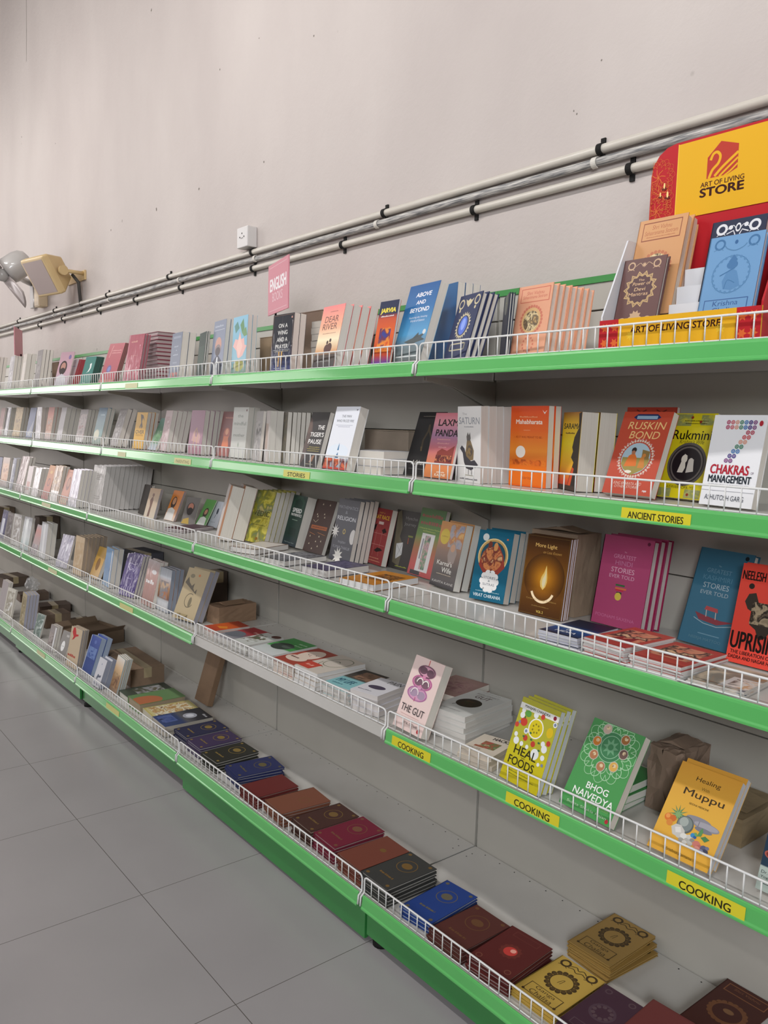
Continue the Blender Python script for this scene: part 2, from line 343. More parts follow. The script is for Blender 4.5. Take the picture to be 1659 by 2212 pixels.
# ------------------------------------------------------------------ shelving
D = {1: 0.3102, 2: 0.3102, 3: 0.3839, 4: 0.3839, 5: 0.4524}
Z = {1: 1.6412, 2: 1.3181, 3: 0.9895, 4: 0.6229, 5: 0.1544}
WHITE = noisy('shelfwhite', 'c6c3bd', 'cfccc7', 3, .38, coat=.25)
PANEL = noisy('panel', 'aeaaa1', 'b8b4ab', 2, .5)
GREEN = noisy('green', '58b45e', '63bd67', 2, .32, coat=.5)
DGREEN = noisy('kick', '2f7a3c', '35853f', 2, .4, coat=.2)
WIRE = mat('e6e5e3', .3)
DARK = mat('1c1b1a', .7)
BAYS = ['nearest', 'second nearest', 'third nearest', 'fourth nearest', 'fifth nearest', 'farthest']
LEVEL = {1: 'top', 2: 'second', 3: 'third', 4: 'fourth', 5: 'bottom'}
BW = 1.2; WIRE_ME = None
for bi in range(6):
    x1 = BW - BW*bi; x0 = x1 - BW
    bay = thing('shelving_bay', 'steel back frame and green kick plate of the %s shelving bay' % BAYS[bi], 'shelving', (x0, 0, 0), group='bays of wall shelving')
    for zi, (za, zb) in enumerate(((.1, .46), (.463, .79), (.793, 1.123), (1.126, 1.455), (1.458, 1.782), (1.786, 1.855))):
        bm = bmesh.new(); add_box(bm, .005, BW-.005, 0.0, .012, za, zb); bevel(obj('back_panel', bm, PANEL, bay), .001, 1)
    bm = bmesh.new(); add_box(bm, .0005, BW-.0005, -.004, .03, 1.855, 1.872); obj('top_cap', bm, noisy('capg', '3f8a45', '47944c', 2, .4), bay)
    for xx in (0.0, BW):
        bm = bmesh.new(); add_box(bm, max(.0003, xx-.02), min(BW-.0003, xx+.02), .0125, .045, .02, 1.855); obj('upright', bm, mat('a9a59c', .5), bay)
        bm = bmesh.new()
        k = .14
        while k < 1.84: add_box(bm, max(.0002, xx-.0038), min(BW-.0002, xx+.0038), .0098, .0124, k, k+.03); k += .05
        obj('slot_row', bm, DARK, bay)
    bm = bmesh.new()
    yk = -.436 if bi in (0, 1, 3, 5) else -.424
    poly = [(yk, .03 if bi != 1 else .012), (yk, .118), (yk+.012, .118), (yk+.012, .03 if bi != 1 else .012)]
    add_prism(bm, poly, 'x', .006, BW-.004); obj('kick_plate', bm, DGREEN, bay)
    bm = bmesh.new(); add_lathe(bm, [(.026, 0), (.026, .012), (.01, .016), (.01, .045)], 16, M=Matrix.Translation((.03, -.40, 0)))
    obj('leveling_foot', bm, DARK, bay)
    bm = bmesh.new(); add_box(bm, .012, BW-.012, -.40, -.004, .05, Z[5]-.03); obj('base_frame', bm, mat('55534e', .6), bay)
    for s in range(1, 6):
        d = D[s]; z = Z[s]
        plain = (s == 4 and bi == 1)
        lab = ('white edged fourth shelf of the second nearest shelving bay' if plain else 'green edged %s shelf of the %s shelving bay' % (LEVEL[s], BAYS[bi]))
        sh = thing('shelf', lab, 'shelf', (x0, 0, z), group='steel wall shelves')
        bm = bmesh.new(); add_box(bm, .003, BW-.003, -d, -.003, -.003, 0); add_box(bm, .003, BW-.003, -d, -d+.0015, -.034, -.003)
        add_box(bm, .003, BW-.003, -.0045, -.003, -.03, -.003); add_box(bm, .003, BW-.003, -d+.0015, -d+.015, -.034, -.0325)
        obj('shelf_board', bm, WHITE, sh)
        if not plain:
            bm = bmesh.new(); yo = -d
            prof = [(yo-.001, .003), (yo-.004, .004), (yo-.0058, .0015), (yo-.0075, -.003), (yo-.0095, -.028), (yo-.0125, -.032), (yo-.0125, -.0365), (yo-.006, -.037), (yo-.001, -.034)]
            add_prism(bm, prof, 'x', .011, BW-.011); bevel(obj('price_rail', bm, GREEN, sh), .0006, 1)
        if s < 5:
            for xb in (.004, BW-.007):
                bm = bmesh.new(); add_prism(bm, [(-.002, -.035), (-d+.03, -.035), (-d+.03, -.045), (-.55*d, -.06), (-.002, -.125)], 'x', xb, xb+.003)
                obj('bracket', bm, noisy('brk', 'a5a198', 'afaba2', 3, .5), sh)
        if s in (4, 5):
            bm = bmesh.new()
            for i in range(19):
                c = circ(.06+.06*i, -.018, .0022, .0022, 8); bm.faces.new([bm.verts.new((p[0], p[1], .0004)) for p in c])
            for a, b in ((.03, -.045), (.03, -.07), (BW-.03, -.045), (BW-.03, -.07)):
                c = circ(a, b, .0022, .0022, 8); bm.faces.new([bm.verts.new((p[0], p[1], .0004)) for p in c])
            obj('screw_hole', bm, DARK, sh)['kind'] = 'stuff'
        # wire guard standing along the front edge
        g = thing('wire_guard', 'white wire guard along the %s shelf of the %s bay' % (LEVEL[s], BAYS[bi]), 'wire guard', (x0, -d+.004, z), group='white wire shelf guards')
        bm = bmesh.new(); a, b, t = .0055, BW-.0055, .052; r = .012
        pts = [(a, -.014, -.03), (a, -.012, -.004), (a, 0, .006)]
        pts += [(a + r*(1-math.cos(q)), 0, t - r + r*math.sin(q)) for q in (0, .4, .8, 1.2, 1.57)]
        pts += [(b - r*(1-math.cos(q)), 0, t - r + r*math.sin(q)) for q in (1.57, 1.2, .8, .4, 0)]
        pts += [(b, 0, .006), (b, -.012, -.004), (b, -.014, -.03)]
        add_tube(bm, pts, .0026, 6); add_tube(bm, [(a, 0, .0055), (b, 0, .0055)], .0018, 6); obj('frame', bm, WIRE, g)
        n = 37
        if WIRE_ME is None:
            bm = bmesh.new(); add_tube(bm, [(0, -.0005, .004), (0, -.0005, t)], .0016, 5); o = obj('upright_wire', bm, WIRE, g); WIRE_ME = o.data; o.location.x = a + (b-a)/n; k0 = 2
        else: k0 = 1
        for i in range(k0, n):
            o = bpy.data.objects.new('upright_wire', WIRE_ME); COL.objects.link(o); o.parent = g; o.location.x = a + (b-a)*i/n

# ------------------------------------------------------------------ labels slid into the price rails
def card(x, s, w, h, zc, text, col, label, tc='2a2a16', group=None):
    t = thing('category_label', label, 'label', (x, -D[s]-.0115, Z[s]+zc), (math.radians(-5), 0, 0), group)
    bm = bmesh.new(); add_box(bm, 0, w, 0, .0006, 0, h); obj('card', bm, mat(col, .45), t)
    if text: print_art('lettering', [('t', text, .5, .5, .66 if len(text) < 9 else .8, .5, tc, 0, .02)], w, h, t, .5)
YL = 'd8cc34'
card(.041, 4, .158, .031, -.036, 'COOKING', YL, 'yellow COOKING label under the pale pink book')
card(.465, 4, .158, .031, -.036, 'COOKING', YL, 'yellow COOKING label under the yellow vegetable book')
card(.889, 4, .158, .031, -.036, 'COOKING', YL, 'yellow COOKING label nearest the camera, under the golden stones book')
card(.686, 2, .16, .028, -.036, 'ANCIENT STORIES', YL, 'yellow ANCIENT STORIES label on the second shelf rail')
card(-.662, 2, .16, .027, -.034, 'STORIES', 'd6d070', 'pale yellow STORIES label on the second shelf rail')
card(-1.53, 2, .158, .027, -.034, 'PARENTING', 'd0cc90', 'pale PARENTING label on the second shelf rail', '8a8660')
card(-1.962, 4, .158, .027, -.034, '', 'cfcb8c', 'pale yellow blank label on the fourth shelf rail below purple books')
card(-3.05, 4, .158, .027, -.034, '', 'cfcda4', 'pale label on the fourth shelf rail near left end')
card(-2.07, 1, .145, .026, -.034, '', 'cccb9c', 'pale label on the top shelf rail')
card(-2.17, 2, .1, .026, -.034, '', 'cac99c', 'small pale label on the second shelf rail left of PARENTING')
card(-1.96, 5, .16, .028, -.034, '', 'd0cc84', 'pale yellow label on the bottom rail beside the green flat book')
card(-3.05, 5, .15, .027, -.034, '', 'cecba0', 'pale yellow label on the bottom rail near wrapped booklets')
card(-3.15, 3, .16, .026, -.034, '', 'd0cba8', 'pale label on the third shelf rail below terracotta portrait book')

# ------------------------------------------------------------------ books
LV = {1: 'top', 2: 'second', 3: 'third', 4: 'fourth', 5: 'bottom'}
ORD = ['first', 'second', 'third', 'fourth', 'fifth', 'sixth', 'seventh', 'eighth', 'ninth', 'tenth', 'eleventh', 'twelfth', 'thirteenth']
def solid(c):
    if isinstance(c, str): return c
    return c[1][len(c[1])//2][1] if c[0] == 'g' else c[2][0]
def book(s, x, y, yaw, lean, w, h, t, n, flat, zb, hard, base, spine, edge, gl, wrap, art, label, kind, cat, group):
    zs = Z[s] + .001 + zb; tt = t*.965; nb = Vector((-math.sin(yaw), math.cos(yaw), 0))
    proto = None
    for k in range(n):
        if flat:
            jx, jy, jr = (0, 0, 0) if k == 0 else (random.uniform(-.004, .004), random.uniform(-.004, .003), random.uniform(-.03, .03)*(3.2 if 'rear pile' in label else 2 if 'crooked' in label or 'skewed' in label else 1))
            p = Vector((x+jx, y+jy, zs + t*(n-k))); ry = yaw+jr
        else:
            jx = 0 if k == 0 else random.uniform(-.002, .003)
            p = Vector((x, y, zs + t*math.sin(lean))) + nb*(k*t/max(.3, math.cos(lean))) + Vector((jx, 0, 0)); ry = yaw
        if n == 1: lb = label
        elif flat: lb = label + (', topmost of its pile' if k == 0 else ', undermost of its pile' if k == n-1 else ', %s from top of pile' % ORD[k])
        else: lb = label + (', frontmost of its row' if k == 0 else ', rearmost of its row' if k == n-1 else ', %s in its row' % ORD[k])
        if proto is None:
            r = thing(kind, lb, cat, p, group=group if n > 1 else None)
            cm = [mat(base, gl if not hard else max(gl, .35), wrap), mat(spine or solid(base), max(.3, gl))]
            bm = bmesh.new(); uv = bm.loops.layers.uv.new('UVMap')
            bt = .0022 if hard else .0007; ov = .003 if hard else .0
            f0 = add_box(bm, 0, w, 0, bt, 0, h, 0)
            for f in f0:
                for l in f.loops: l[uv].uv = (l.vert.co.x/w, l.vert.co.z/h)
            for f in f0[:2] + f0[3:]: f.material_index = 1 if spine else 0
            add_box(bm, 0, w, tt-bt, tt, 0, h, 1)
            if hard:
                m_ = 6; poly = [(0, 0)] + [(-.0035*math.sin(math.pi*i/m_), tt*i/m_) for i in range(1, m_)] + [(0, tt), (.002, tt), (.002, 0)]
                add_prism(bm, poly, 'z', 0, h, 1)
            else: add_box(bm, 0, .0008, bt, tt-bt, 0, h, 1)
            bmesh.ops.recalc_face_normals(bm, faces=bm.faces)
            obj('cover', bm, cm, r, False)
            bm = bmesh.new(); add_box(bm, .0012, w-ov-.0006, bt+.0001, tt-bt-.0001, ov+.0004, h-ov-.0004); obj('pages', bm, page_mat(edge), r)
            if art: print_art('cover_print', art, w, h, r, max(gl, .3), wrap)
            proto = r
        else:
            r = proto.copy(); COL.objects.link(r); r.location = p; r['label'] = lb
            for ch in proto.children:
                c = ch.copy(); COL.objects.link(c); c.parent = r
        # local x across, y into the thickness, z up; lean tips the top backwards
        r.rotation_euler = (Matrix.Rotation(ry, 3, 'Z') @ Matrix.Rotation(-lean, 3, 'X')).to_euler()
BOOKS = [
(1,.3061,-.2759,-.0679,.1476,.1142,.1722,.0204,7,0,0,1,'e3a585',None,'e6d8cc',.28,0,[('r',.52,.86,.84,.2,'c86a58'),('r',.52,.86,.8,.18,'e3a585'),('t','Shri Vishnu',.52,.89,.5,.05,'c86a58',.2,0),('t','Sahasranama Stotram',.52,.835,.7,.045,'c86a58',.2,0),('k',.5,.5,.3,26,.035,'cf7d66'),('c',.5,.5,.27,'d9b07c'),('mc',.5,.49,.22,9,['d8b57a','6b5a4a','e6d0a0','3d3a3c']),('k',.5,.16,.15,12,.025,'cf7d66'),('r',.05,.5,.012,.98,'cf7d66')],'peach medallion hardback on top shelf beside card display','hardback_book','book','row or pile of the peach medallion hardback on top shelf beside card display'),
(1,.2389,-.2406,-.6909,.0525,.0967,.1565,.0077,2,0,0,1,'262b3c',None,'e2dcd3',.38,0,[('c',.5,.87,.3,'6c6f6a'),('t','x',.5,.87,.2,.02,'a79a70',0,0)],'black hardback turned spine out beside peach row','hardback_book','book','row or pile of the black hardback turned spine out beside peach row'),
(1,.0468,-.2592,-.2669,.2782,.1192,.1848,.0169,3,0,0,1,'333b5c',None,'e2dcd3',.38,0,[('o',.17,.86,.1,.04,'cfc3a0'),('o',.84,.89,.1,.04,'cfc3a0'),('p',[.32,.93,.42,.9,.5,.93,.58,.9,.68,.93,.6,.85,.5,.8,.4,.85],'cfc3a0'),('s',.5,.52,.33,22,.78,'cfc3a0'),('c',.5,.52,.24,'333b5c'),('e',.5,.52,.17,.14,'5b78d6'),('e',.5,.54,.09,.09,'8fa8f0'),('c',.16,.76,.04,'cfc3a0'),('c',.82,.78,.04,'cfc3a0'),('r',.5,.2,.7,.1,'8a8878'),('r',.5,.2,.6,.07,'333b5c'),('l',[.2,.25,.8,.25],.02,'cfc3a0'),('l',[.2,.15,.8,.15],.02,'cfc3a0')],'navy ornate hardback with blue sage in sunburst','hardback_book','book','row or pile of the navy ornate hardback with blue sage in sunburst'),
(1,-.1527,-.1402,-.2008,.0557,.142,.2372,.0263,3,0,0,0,'1f5a8c',None,'e2dcd3',.38,0,[],'tall blue hardback behind the jet cover paperback','paperback_book','book','row or pile of the tall blue hardback behind the jet cover paperback'),
(1,-.1465,-.2856,-.1131,.2854,.1476,.2305,.0303,1,0,0,0,('g',((0,'5a6260'),(.18,'6a7a80'),(.35,'4f9ac8'),(.7,'2a6ca8'),(1,'1f5a96'))),None,'e2dcd3',.38,0,[('t','ABOVE',.55,.86,.5,.055,'f2f4f6',.12,.03),('t','AND',.52,.76,.3,.05,'f2f4f6',.12,.03),('t','BEYOND',.54,.66,.62,.055,'f2f4f6',.12,.03),('t','Exploring the Amazing',.56,.56,.6,.03,'e0e6ea',.2,0),('t','World of Science',.56,.52,.48,.03,'e0e6ea',.2,0),('p',[.3,.25,.62,.3,.95,.35,.85,.29,.98,.26,.7,.23,.6,.2],'3b4648'),('p',[.55,.28,.72,.36,.76,.3],'2f383a'),('r',.5,.06,.7,.02,'cfd4d4'),('c',.9,.36,.05,'d8dcda')],'blue paperback showing a fighter jet and white title','paperback_book','book',None),
(1,-.2171,-.3022,.0,.1745,.085,.19,.0081,1,0,0,0,('g',((0,'2a3aa0'),(.15,'b8401c'),(.5,'e06024'),(.72,'c8502a'),(.8,'1c2648'),(1,'1c2648'))),None,'e2dcd3',.38,0,[('t','JARVIA',.5,.84,.8,.09,'ecd84a',.1,.05),('w',.5,.76,.7,.024,'e8e8e8'),('p',[.1,.2,.3,.55,.5,.35,.7,.6,.9,.2],'e8842c'),('m',.5,.4,.6,.35,5,['d8541e','e88a2c','6a2a4c','2c3c90'])],'thin comic with yellow title and orange flames','comic_book','book',None),
(1,-.5421,-.2921,-.075,.2057,.1354,.2035,.0305,4,0,0,0,('g',((0,'4e4a4c'),(.2,'5c5048'),(.25,'d8a070'),(.45,'f8ecc8'),(.65,'f4b490'),(1,'ee8684'))),'d84a58','e2dcd3',.38,0,[('t','DEAR',.5,.78,.62,.1,'6c3a38',.05,0),('t','RIVER',.47,.66,.66,.1,'6c3a38',.05,0),('w',.55,.9,.36,.016,'a86058'),('w',.5,.55,.6,.016,'c08870'),('e',.5,.3,.11,.07,'5a3a34'),('e',.62,.31,.12,.08,'5a3a34'),('c',.5,.4,.045,'4c302c'),('c',.62,.43,.045,'4c302c'),('w',.45,.1,.6,.024,'9a9896')],'coral paperback with two seated figures at sunset','paperback_book','book','row or pile of the coral paperback with two seated figures at sunset'),
(1,-.8105,-.2918,.0265,.0795,.1296,.199,.0257,2,0,0,0,('g',((0,'2a3a78'),(.25,'1c2646'),(.5,'20242e'),(1,'1e222c'))),None,'e2dcd3',.38,1,[('fr',.03,.008,'8a6a58'),('t','ON A',.5,.8,.42,.07,'e6e4e0',0,.02),('t','WING',.5,.68,.46,.07,'e6e4e0',0,.02),('t','AND A',.5,.56,.5,.07,'e6e4e0',0,.02),('t','PRAYER',.5,.44,.6,.07,'e6e4e0',0,.02),('r',.5,.38,.8,.006,'c8c8c8'),('w',.5,.355,.7,.012,'d0c8b0'),('r',.4,.22,.06,.26,'c8964a'),('r',.53,.2,.05,.3,'e0b060'),('w',.5,.06,.6,.024,'a8b0c0'),('e',.9,.93,.03,.018,'d8a090')],'dark navy glossy paperback with white stacked title','paperback_book','book','row or pile of the dark navy glossy paperback with white stacked title'),
(1,-1.1034,-.286,-.1173,.0489,.1391,.2161,.019,2,0,0,0,('g',((0,'6a8c70'),(.25,'8ab8c8'),(.6,'7ab4cc'),(1,'8cc0d8'))),None,'e2dcd3',.38,0,[('p',[.05,.5,.3,.42,.4,.3,.5,.28,.75,.32,1,.48,.85,.5,.8,.62,.62,.6,.5,.74,.4,.6,.2,.62],'e8b4ac'),('p',[.3,.48,.5,.3,.72,.48,.5,.68],'f0c4b8'),('p',[.5,.85,.7,.95,.8,.78,.65,.7],'5a8c58'),('p',[.62,.72,.9,.8,1,.66,.8,.64],'6a9460'),('e',.5,.16,.35,.1,'b0b060'),('p',[.1,.85,.3,.92,.45,.8,.2,.72],'4f8a80')],'pale blue paperback with a large pink lotus','paperback_book','book','row or pile of the pale blue paperback with a large pink lotus'),
(1,-1.2887,-.2813,-.15,.0974,.1401,.217,.0178,2,0,0,0,('g',((0,'b8bcc4'),(.3,'8890a4'),(1,'8a92a4'))),None,'e2dcd3',.38,0,[('w',.45,.9,.7,.048,'b4bcc8'),('r',.5,.83,.8,.008,'c8ccd4'),('e',.5,.55,.26,.15,'c89888'),('e',.5,.47,.24,.1,'8a7c7c'),('e',.5,.44,.2,.08,'4a4448'),('p',[.05,.02,.1,.25,.4,.36,.6,.36,.9,.25,.95,.02],'3a4050'),('p',[.35,.02,.45,.34,.55,.34,.6,.02],'d8dce0')],'grey paperback with a bald bearded man portrait','paperback_book','book','row or pile of the grey paperback with a bald bearded man portrait'),
(1,-1.4333,-.2711,-.2398,.1012,.1189,.183,.0052,3,0,0,0,'33463f',None,'e2dcd3',.38,0,[('r',.5,.5,.8,.4,'3d5248')],'thin dark green booklet leaning beside grey row','booklet','booklet','row or pile of the thin dark green booklet leaning beside grey row'),
(1,-1.7054,-.2693,-.1047,.1055,.1304,.1999,.0309,2,0,0,0,'70798a',None,'e2dcd3',.38,0,[('w',.5,.7,.4,.04000000000000001,'a4aab8'),('w',.55,.62,.08,.04000000000000001,'b8c0cc'),('w',.5,.52,.5,.04000000000000001,'a8b0bc'),('r',.5,.35,.4,.03,'8890a0'),('r',.5,.9,.7,.05,'8a92a2'),('m',.5,.08,.7,.12,6,['3c8890','c06a5a','60687a'])],'slate blue paperback with faded lettering beside the pink pile','paperback_book','book','row or pile of the slate blue paperback with faded lettering beside the pink pile'),
(1,-2.2507,-.17,.0,1.5708,.2,.14,.0189,13,1,0,1,'8c4452',None,'b8a8a8',.38,0,[],'maroon and pink hardback lying in the tall pile','hardback_book','book','row or pile of the maroon and pink hardback lying in the tall pile'),
(1,-2.1916,-.2866,.0914,.1765,.1497,.2299,.0164,2,0,0,1,'b0606c',None,'a88a90',.38,1,[('w',.4,.85,.4,.048,'d8a898'),('r',.05,.5,.06,1,'c88a94'),('w',.5,.55,.4,.016,'d09890')],'glossy rose hardback beside the flat pink pile','hardback_book','book','row or pile of the glossy rose hardback beside the flat pink pile'),
(1,-2.5494,-.2771,.1665,.3272,.1466,.223,.0083,3,0,0,0,'b4626a',None,'8a7068',.38,0,[('w',.6,.82,.6,.024,'e0b0a8'),('w',.6,.76,.6,.024,'e0b0a8'),('l',[.2,.65,.25,.85,.3,.95],.03,'e0a8a0'),('c',.42,.36,.15,'7a6a98'),('c',.42,.36,.09,'8a90c0'),('r',.5,.06,.9,.08,'c88880')],'rose paperback with a small blue disc emblem','paperback_book','book','row or pile of the rose paperback with a small blue disc emblem'),
(1,-3.0451,-.2123,.1721,.2853,.1159,.1774,.0116,4,0,0,0,'3f7d74','2c5c54','3c5c54',.38,0,[('p',[.35,.45,.5,.5,.6,.62,.55,.75,.7,.78,.72,.62,.6,.5],'f0f2f0'),('w',.4,.12,.3,.032,'c0dcd4')],'teal booklet with a white swan mark','booklet','booklet','row or pile of the teal booklet with a white swan mark'),
(1,-3.2957,-.2128,.0281,.2942,.1127,.1736,.0093,4,0,0,0,('g',((0,'c07078'),(.3,'d0b0b4'),(1,'d4d0d4'))),'a8323c','a84a50',.38,0,[('w',.5,.75,.6,.04000000000000001,'8890b0')],'white booklet with red spine in a short row','booklet','booklet','row or pile of the white booklet with red spine in a short row'),
(1,-3.3112,-.2722,.23,.267,.1414,.2156,.0061,1,0,0,0,('g',((0,'b0a8b4'),(.5,'c8a0ac'),(1,'b4929e'))),None,'e2dcd3',.38,0,[('e',.4,.55,.28,.2,'3c3030'),('e',.4,.58,.18,.12,'b8887a'),('e',.4,.45,.2,.1,'3a2c2c'),('p',[.05,.02,.1,.3,.4,.38,.75,.3,.8,.02],'c8c4cc'),('c',.75,.85,.1,'7a6a98')],'mauve booklet with a dark haired bearded man portrait','booklet','booklet',None),
(1,-3.6522,-.2889,-.0889,.1396,.1506,.2322,.0202,3,0,0,0,'68625e',None,'e2dcd3',.38,0,[('m',.5,.6,.6,.5,4,['5a5450','7c7672','8a8480'])],'dark grey book with worn cover before tall pale copies','paperback_book','book','row or pile of the dark grey book with worn cover before tall pale copies'),
(1,-3.9977,-.2791,-.1217,.1396,.1462,.2256,.0278,2,0,0,0,'c8c0b6',None,'e2dcd3',.38,0,[('r',.5,.5,.6,.5,'d4ccc4')],'cream paperback with narrow face beside grey row','paperback_book','book','row or pile of the cream paperback with narrow face beside grey row'),
(1,-4.3209,-.2772,-.0695,.1396,.148,.2284,.021,3,0,0,0,'a8a6a8',None,'e2dcd3',.36,1,[('m',.5,.5,.7,.7,4,['b8b6b8','98969a','c4c2c4'])],'light grey wrapped paperback near left frame edge','paperback_book','book','row or pile of the light grey wrapped paperback near left frame edge'),
(1,-4.7611,-.2951,-.0255,.1396,.1574,.2429,.0236,3,0,0,0,'a29c98',None,'e2dcd3',.38,0,[],'pale grey paperback cut by the left frame edge','paperback_book','book','row or pile of the pale grey paperback cut by the left frame edge'),
(2,.7948,-.2054,-.1098,.1884,.1207,.1898,.0201,1,0,0,0,'e9e9ec',None,'e2dcd3',.38,0,[('seven',.57,.72),('e',.9,.91,.035,.03,'b02030'),('t','CHAKRAS',.47,.4,.72,.1,'b01c30',0,.03),('t','OF',.9,.375,.05,.025,'6a4a6a',0,0),('t','MANAGEMENT',.5,.295,.8,.08,'16202c',0,.025),('t','WISDOM FROM INDIC SCRIPTURES',.5,.225,.76,.024,'8c8c92',0,0),('r',.5,.165,.98,.005,'a8a8b0'),('t','ASHUTOSH GARG',.46,.09,.74,.055,'4a4c58',0,0)],'white paperback with a big dotted seven','paperback_book','book',None),
(2,.6463,-.1286,-.1039,.2443,.1124,.1965,.0207,1,0,0,0,'d3c31d',None,'e2dcd3',.38,0,[('m',.22,.92,.44,.14,7,['c8bc3c','8a9058','a8a468']),('m',.82,.92,.34,.12,7,['c8bc3c','8a9058','a8a468']),('m',.15,.06,.3,.1,7,['c8bc3c','8a9058','a8a468']),('m',.8,.06,.36,.1,7,['c8bc3c','8a9058','a8a468']),('w',.55,.91,.55,.0144,'3a3410'),('w',.55,.88,.5,.0144,'3a3410'),('t','Rukmini',.52,.745,.9,.11,'14120c',0,.01),('t',"Krishna's Wife",.55,.665,.56,.05,'5a5010',.25,0),('c',.53,.4,.43,'2e2a2c'),('o',.53,.4,.42,.05,'5a5450'),('o',.53,.4,.35,.03,'6a625e'),('c',.53,.4,.32,'241e22'),('p',[.35,.3,.4,.42,.45,.52,.52,.5,.5,.42,.52,.36,.48,.3],'d8d0c4'),('e',.46,.46,.07,.05,'d8d0c4'),('p',[.55,.3,.56,.42,.6,.47,.68,.46,.7,.38,.72,.32],'c8c0b8'),('e',.62,.43,.06,.045,'c8c0b8'),('t','SAISWAROOPA IYER',.5,.13,.72,.035,'4a4410',0,0),('c',.44,.95,.03,'8a3420'),('c',.65,.9,.03,'8a3420'),('c',.7,.05,.03,'8a3420')],'bright yellow paperback with a dark round medallion','paperback_book','book',None),
(2,.5429,-.1958,-.0357,.362,.1322,.2029,.0224,1,0,0,0,'bb4a34',None,'e2dcd3',.38,0,[('p',[.22,.93,.3,.97,.7,.97,.78,.93,.7,.9,.3,.9],'24305c'),('r',.5,.93,.42,.04,'90aac0'),('t','RUSKIN',.54,.83,.74,.09,'e8c080',.15,0),('t','BOND',.55,.715,.6,.09,'e8c080',.15,0),('k',.5,.43,.33,40,.022,'d8c4b4'),('k',.5,.43,.36,30,.014,'d0a0a0'),('c',.5,.43,.29,'a8c0cc'),('p',[.23,.36,.3,.3,.5,.23,.7,.3,.78,.38,.78,.44,.23,.44],'9a8a48'),('p',[.62,.42,.76,.42,.76,.52,.6,.54],'8a7040'),('p',[.3,.33,.35,.46,.45,.5,.52,.44,.55,.34],'d8702c'),('c',.43,.53,.05,'2a201c'),('e',.43,.5,.04,.025,'a87050'),('p',[.58,.32,.6,.44,.66,.48,.72,.32],'c8803c'),('c',.66,.47,.035,'c8803c'),('e',.42,.27,.07,.018,'e8e0d0'),('t','KING BHARATA AND',.48,.13,.56,.035,'e0c8b8',.1,0),('t','OTHER STORIES',.48,.09,.5,.03,'e0c8b8',.1,0),('t','rupa',.86,.05,.08,.025,'f0f0f0',0,.03)],'brick red paperback with a round garden vignette','paperback_book','book',None),
(2,.5152,-.09,.0,.0873,.1348,.2097,.0133,1,0,0,0,'a03828',None,'e2dcd3',.38,0,[('l',[.2,.97,.3,.94,.4,.97],.02,'5a2018'),('l',[.6,.97,.7,.94,.8,.97],.02,'5a2018')],'red hardback standing upright behind the garden vignette book','paperback_book','book',None),
(2,.3509,-.1179,-.5405,.0341,.1234,.1942,.0451,2,0,0,0,('g',((0,'a02418'),(.12,'d8501c'),(.3,'f0b020'),(.6,'f0d818'),(.85,'e8b81c'),(1,'a86c20'))),None,'d0cabf',.38,0,[('p',[1,0,1,1,.85,.98,.9,.8,.7,.68,.62,.55,.68,.5,.6,.42,.75,.36,.6,.2,.5,.05,.45,0],'1c1a16'),('t','SARAMA',.53,.82,.9,.07,'202810',0,.03),('w',.45,.73,.5,.024,'604010'),('p',[.5,.02,.65,.02,.8,.28,.7,.3],'d8501c'),('r',.45,.03,.9,.06,'3a2c24')],'yellow and black paperback with a shadowy profile','paperback_book','book','row or pile of the yellow and black paperback with a shadowy profile'),
(2,.2086,-.1505,-.0764,-.005,.137,.2108,.0215,2,0,0,0,('g',((0,'e8641c'),(.2,'ee7a1c'),(.3,'d86a20'),(.45,'f09030'),(.7,'ea6a26'),(1,'e04e24'))),'d84a30','e2dcd3',.38,0,[('w',.48,.865,.48,.020000000000000004,'f0a070'),('t','Mahabharata',.5,.805,.7,.055,'f8e8d8',0,.03),('r',.45,.7,.18,.004,'f8c090'),('t','- AS IT WAS MEANT TO BE -',.5,.615,.76,.025,'a83a10',0,0),('e',.3,.43,.13,.075,'f6eee4'),('m',.5,.3,.96,.07,7,['c85a18','e07a24','d86820','a84a14']),('p',[.02,.16,.25,.22,.5,.17,.75,.21,.98,.17,.98,.02,.02,.02],'ea7420'),('t','tarita',.5,.11,.24,.035,'b04a18',0,0),('p',[.84,.95,.9,.92,.96,.95,.9,.9],'f0e4d8')],'orange paperback with a white sun disc','paperback_book','book','row or pile of the orange paperback with a white sun disc'),
(2,.0249,-.1649,-.2857,-.0321,.134,.2099,.0237,4,0,0,0,('g',((0,'dedcda'),(1,'e4e2e0'))),None,'cfc6be',.38,0,[('t','The',.3,.9,.2,.03,'a8a6a8',0,0),('t','SATURN',.5,.81,.88,.09,'8c9098',0,.01),('w',.5,.73,.4,.020000000000000004,'a0a0a4'),('p',[.4,.6,.45,.66,.5,.62,.55,.66,.58,.58,.55,.52,.43,.52],'5a5450'),('p',[.35,.36,.42,.55,.58,.55,.72,.42,.7,.3,.5,.28],'7a6440'),('p',[.12,.44,.2,.48,.32,.44,.4,.34,.6,.28,.75,.3,.9,.24,.8,.2,.6,.16,.4,.18,.3,.26,.24,.38],'34323a'),('l',[.5,.18,.5,.1],.02,'2a282c'),('l',[.62,.18,.64,.1],.02,'2a282c'),('r',.55,.09,.4,.008,'8a8668'),('mc',.55,.42,.12,9,['9a7c44','4a4038','6a5a3c']),('w',.5,.04,.76,.024,'5a5860')],'white paperback with a dark armoured bird rider','paperback_book','book','row or pile of the white paperback with a dark armoured bird rider'),
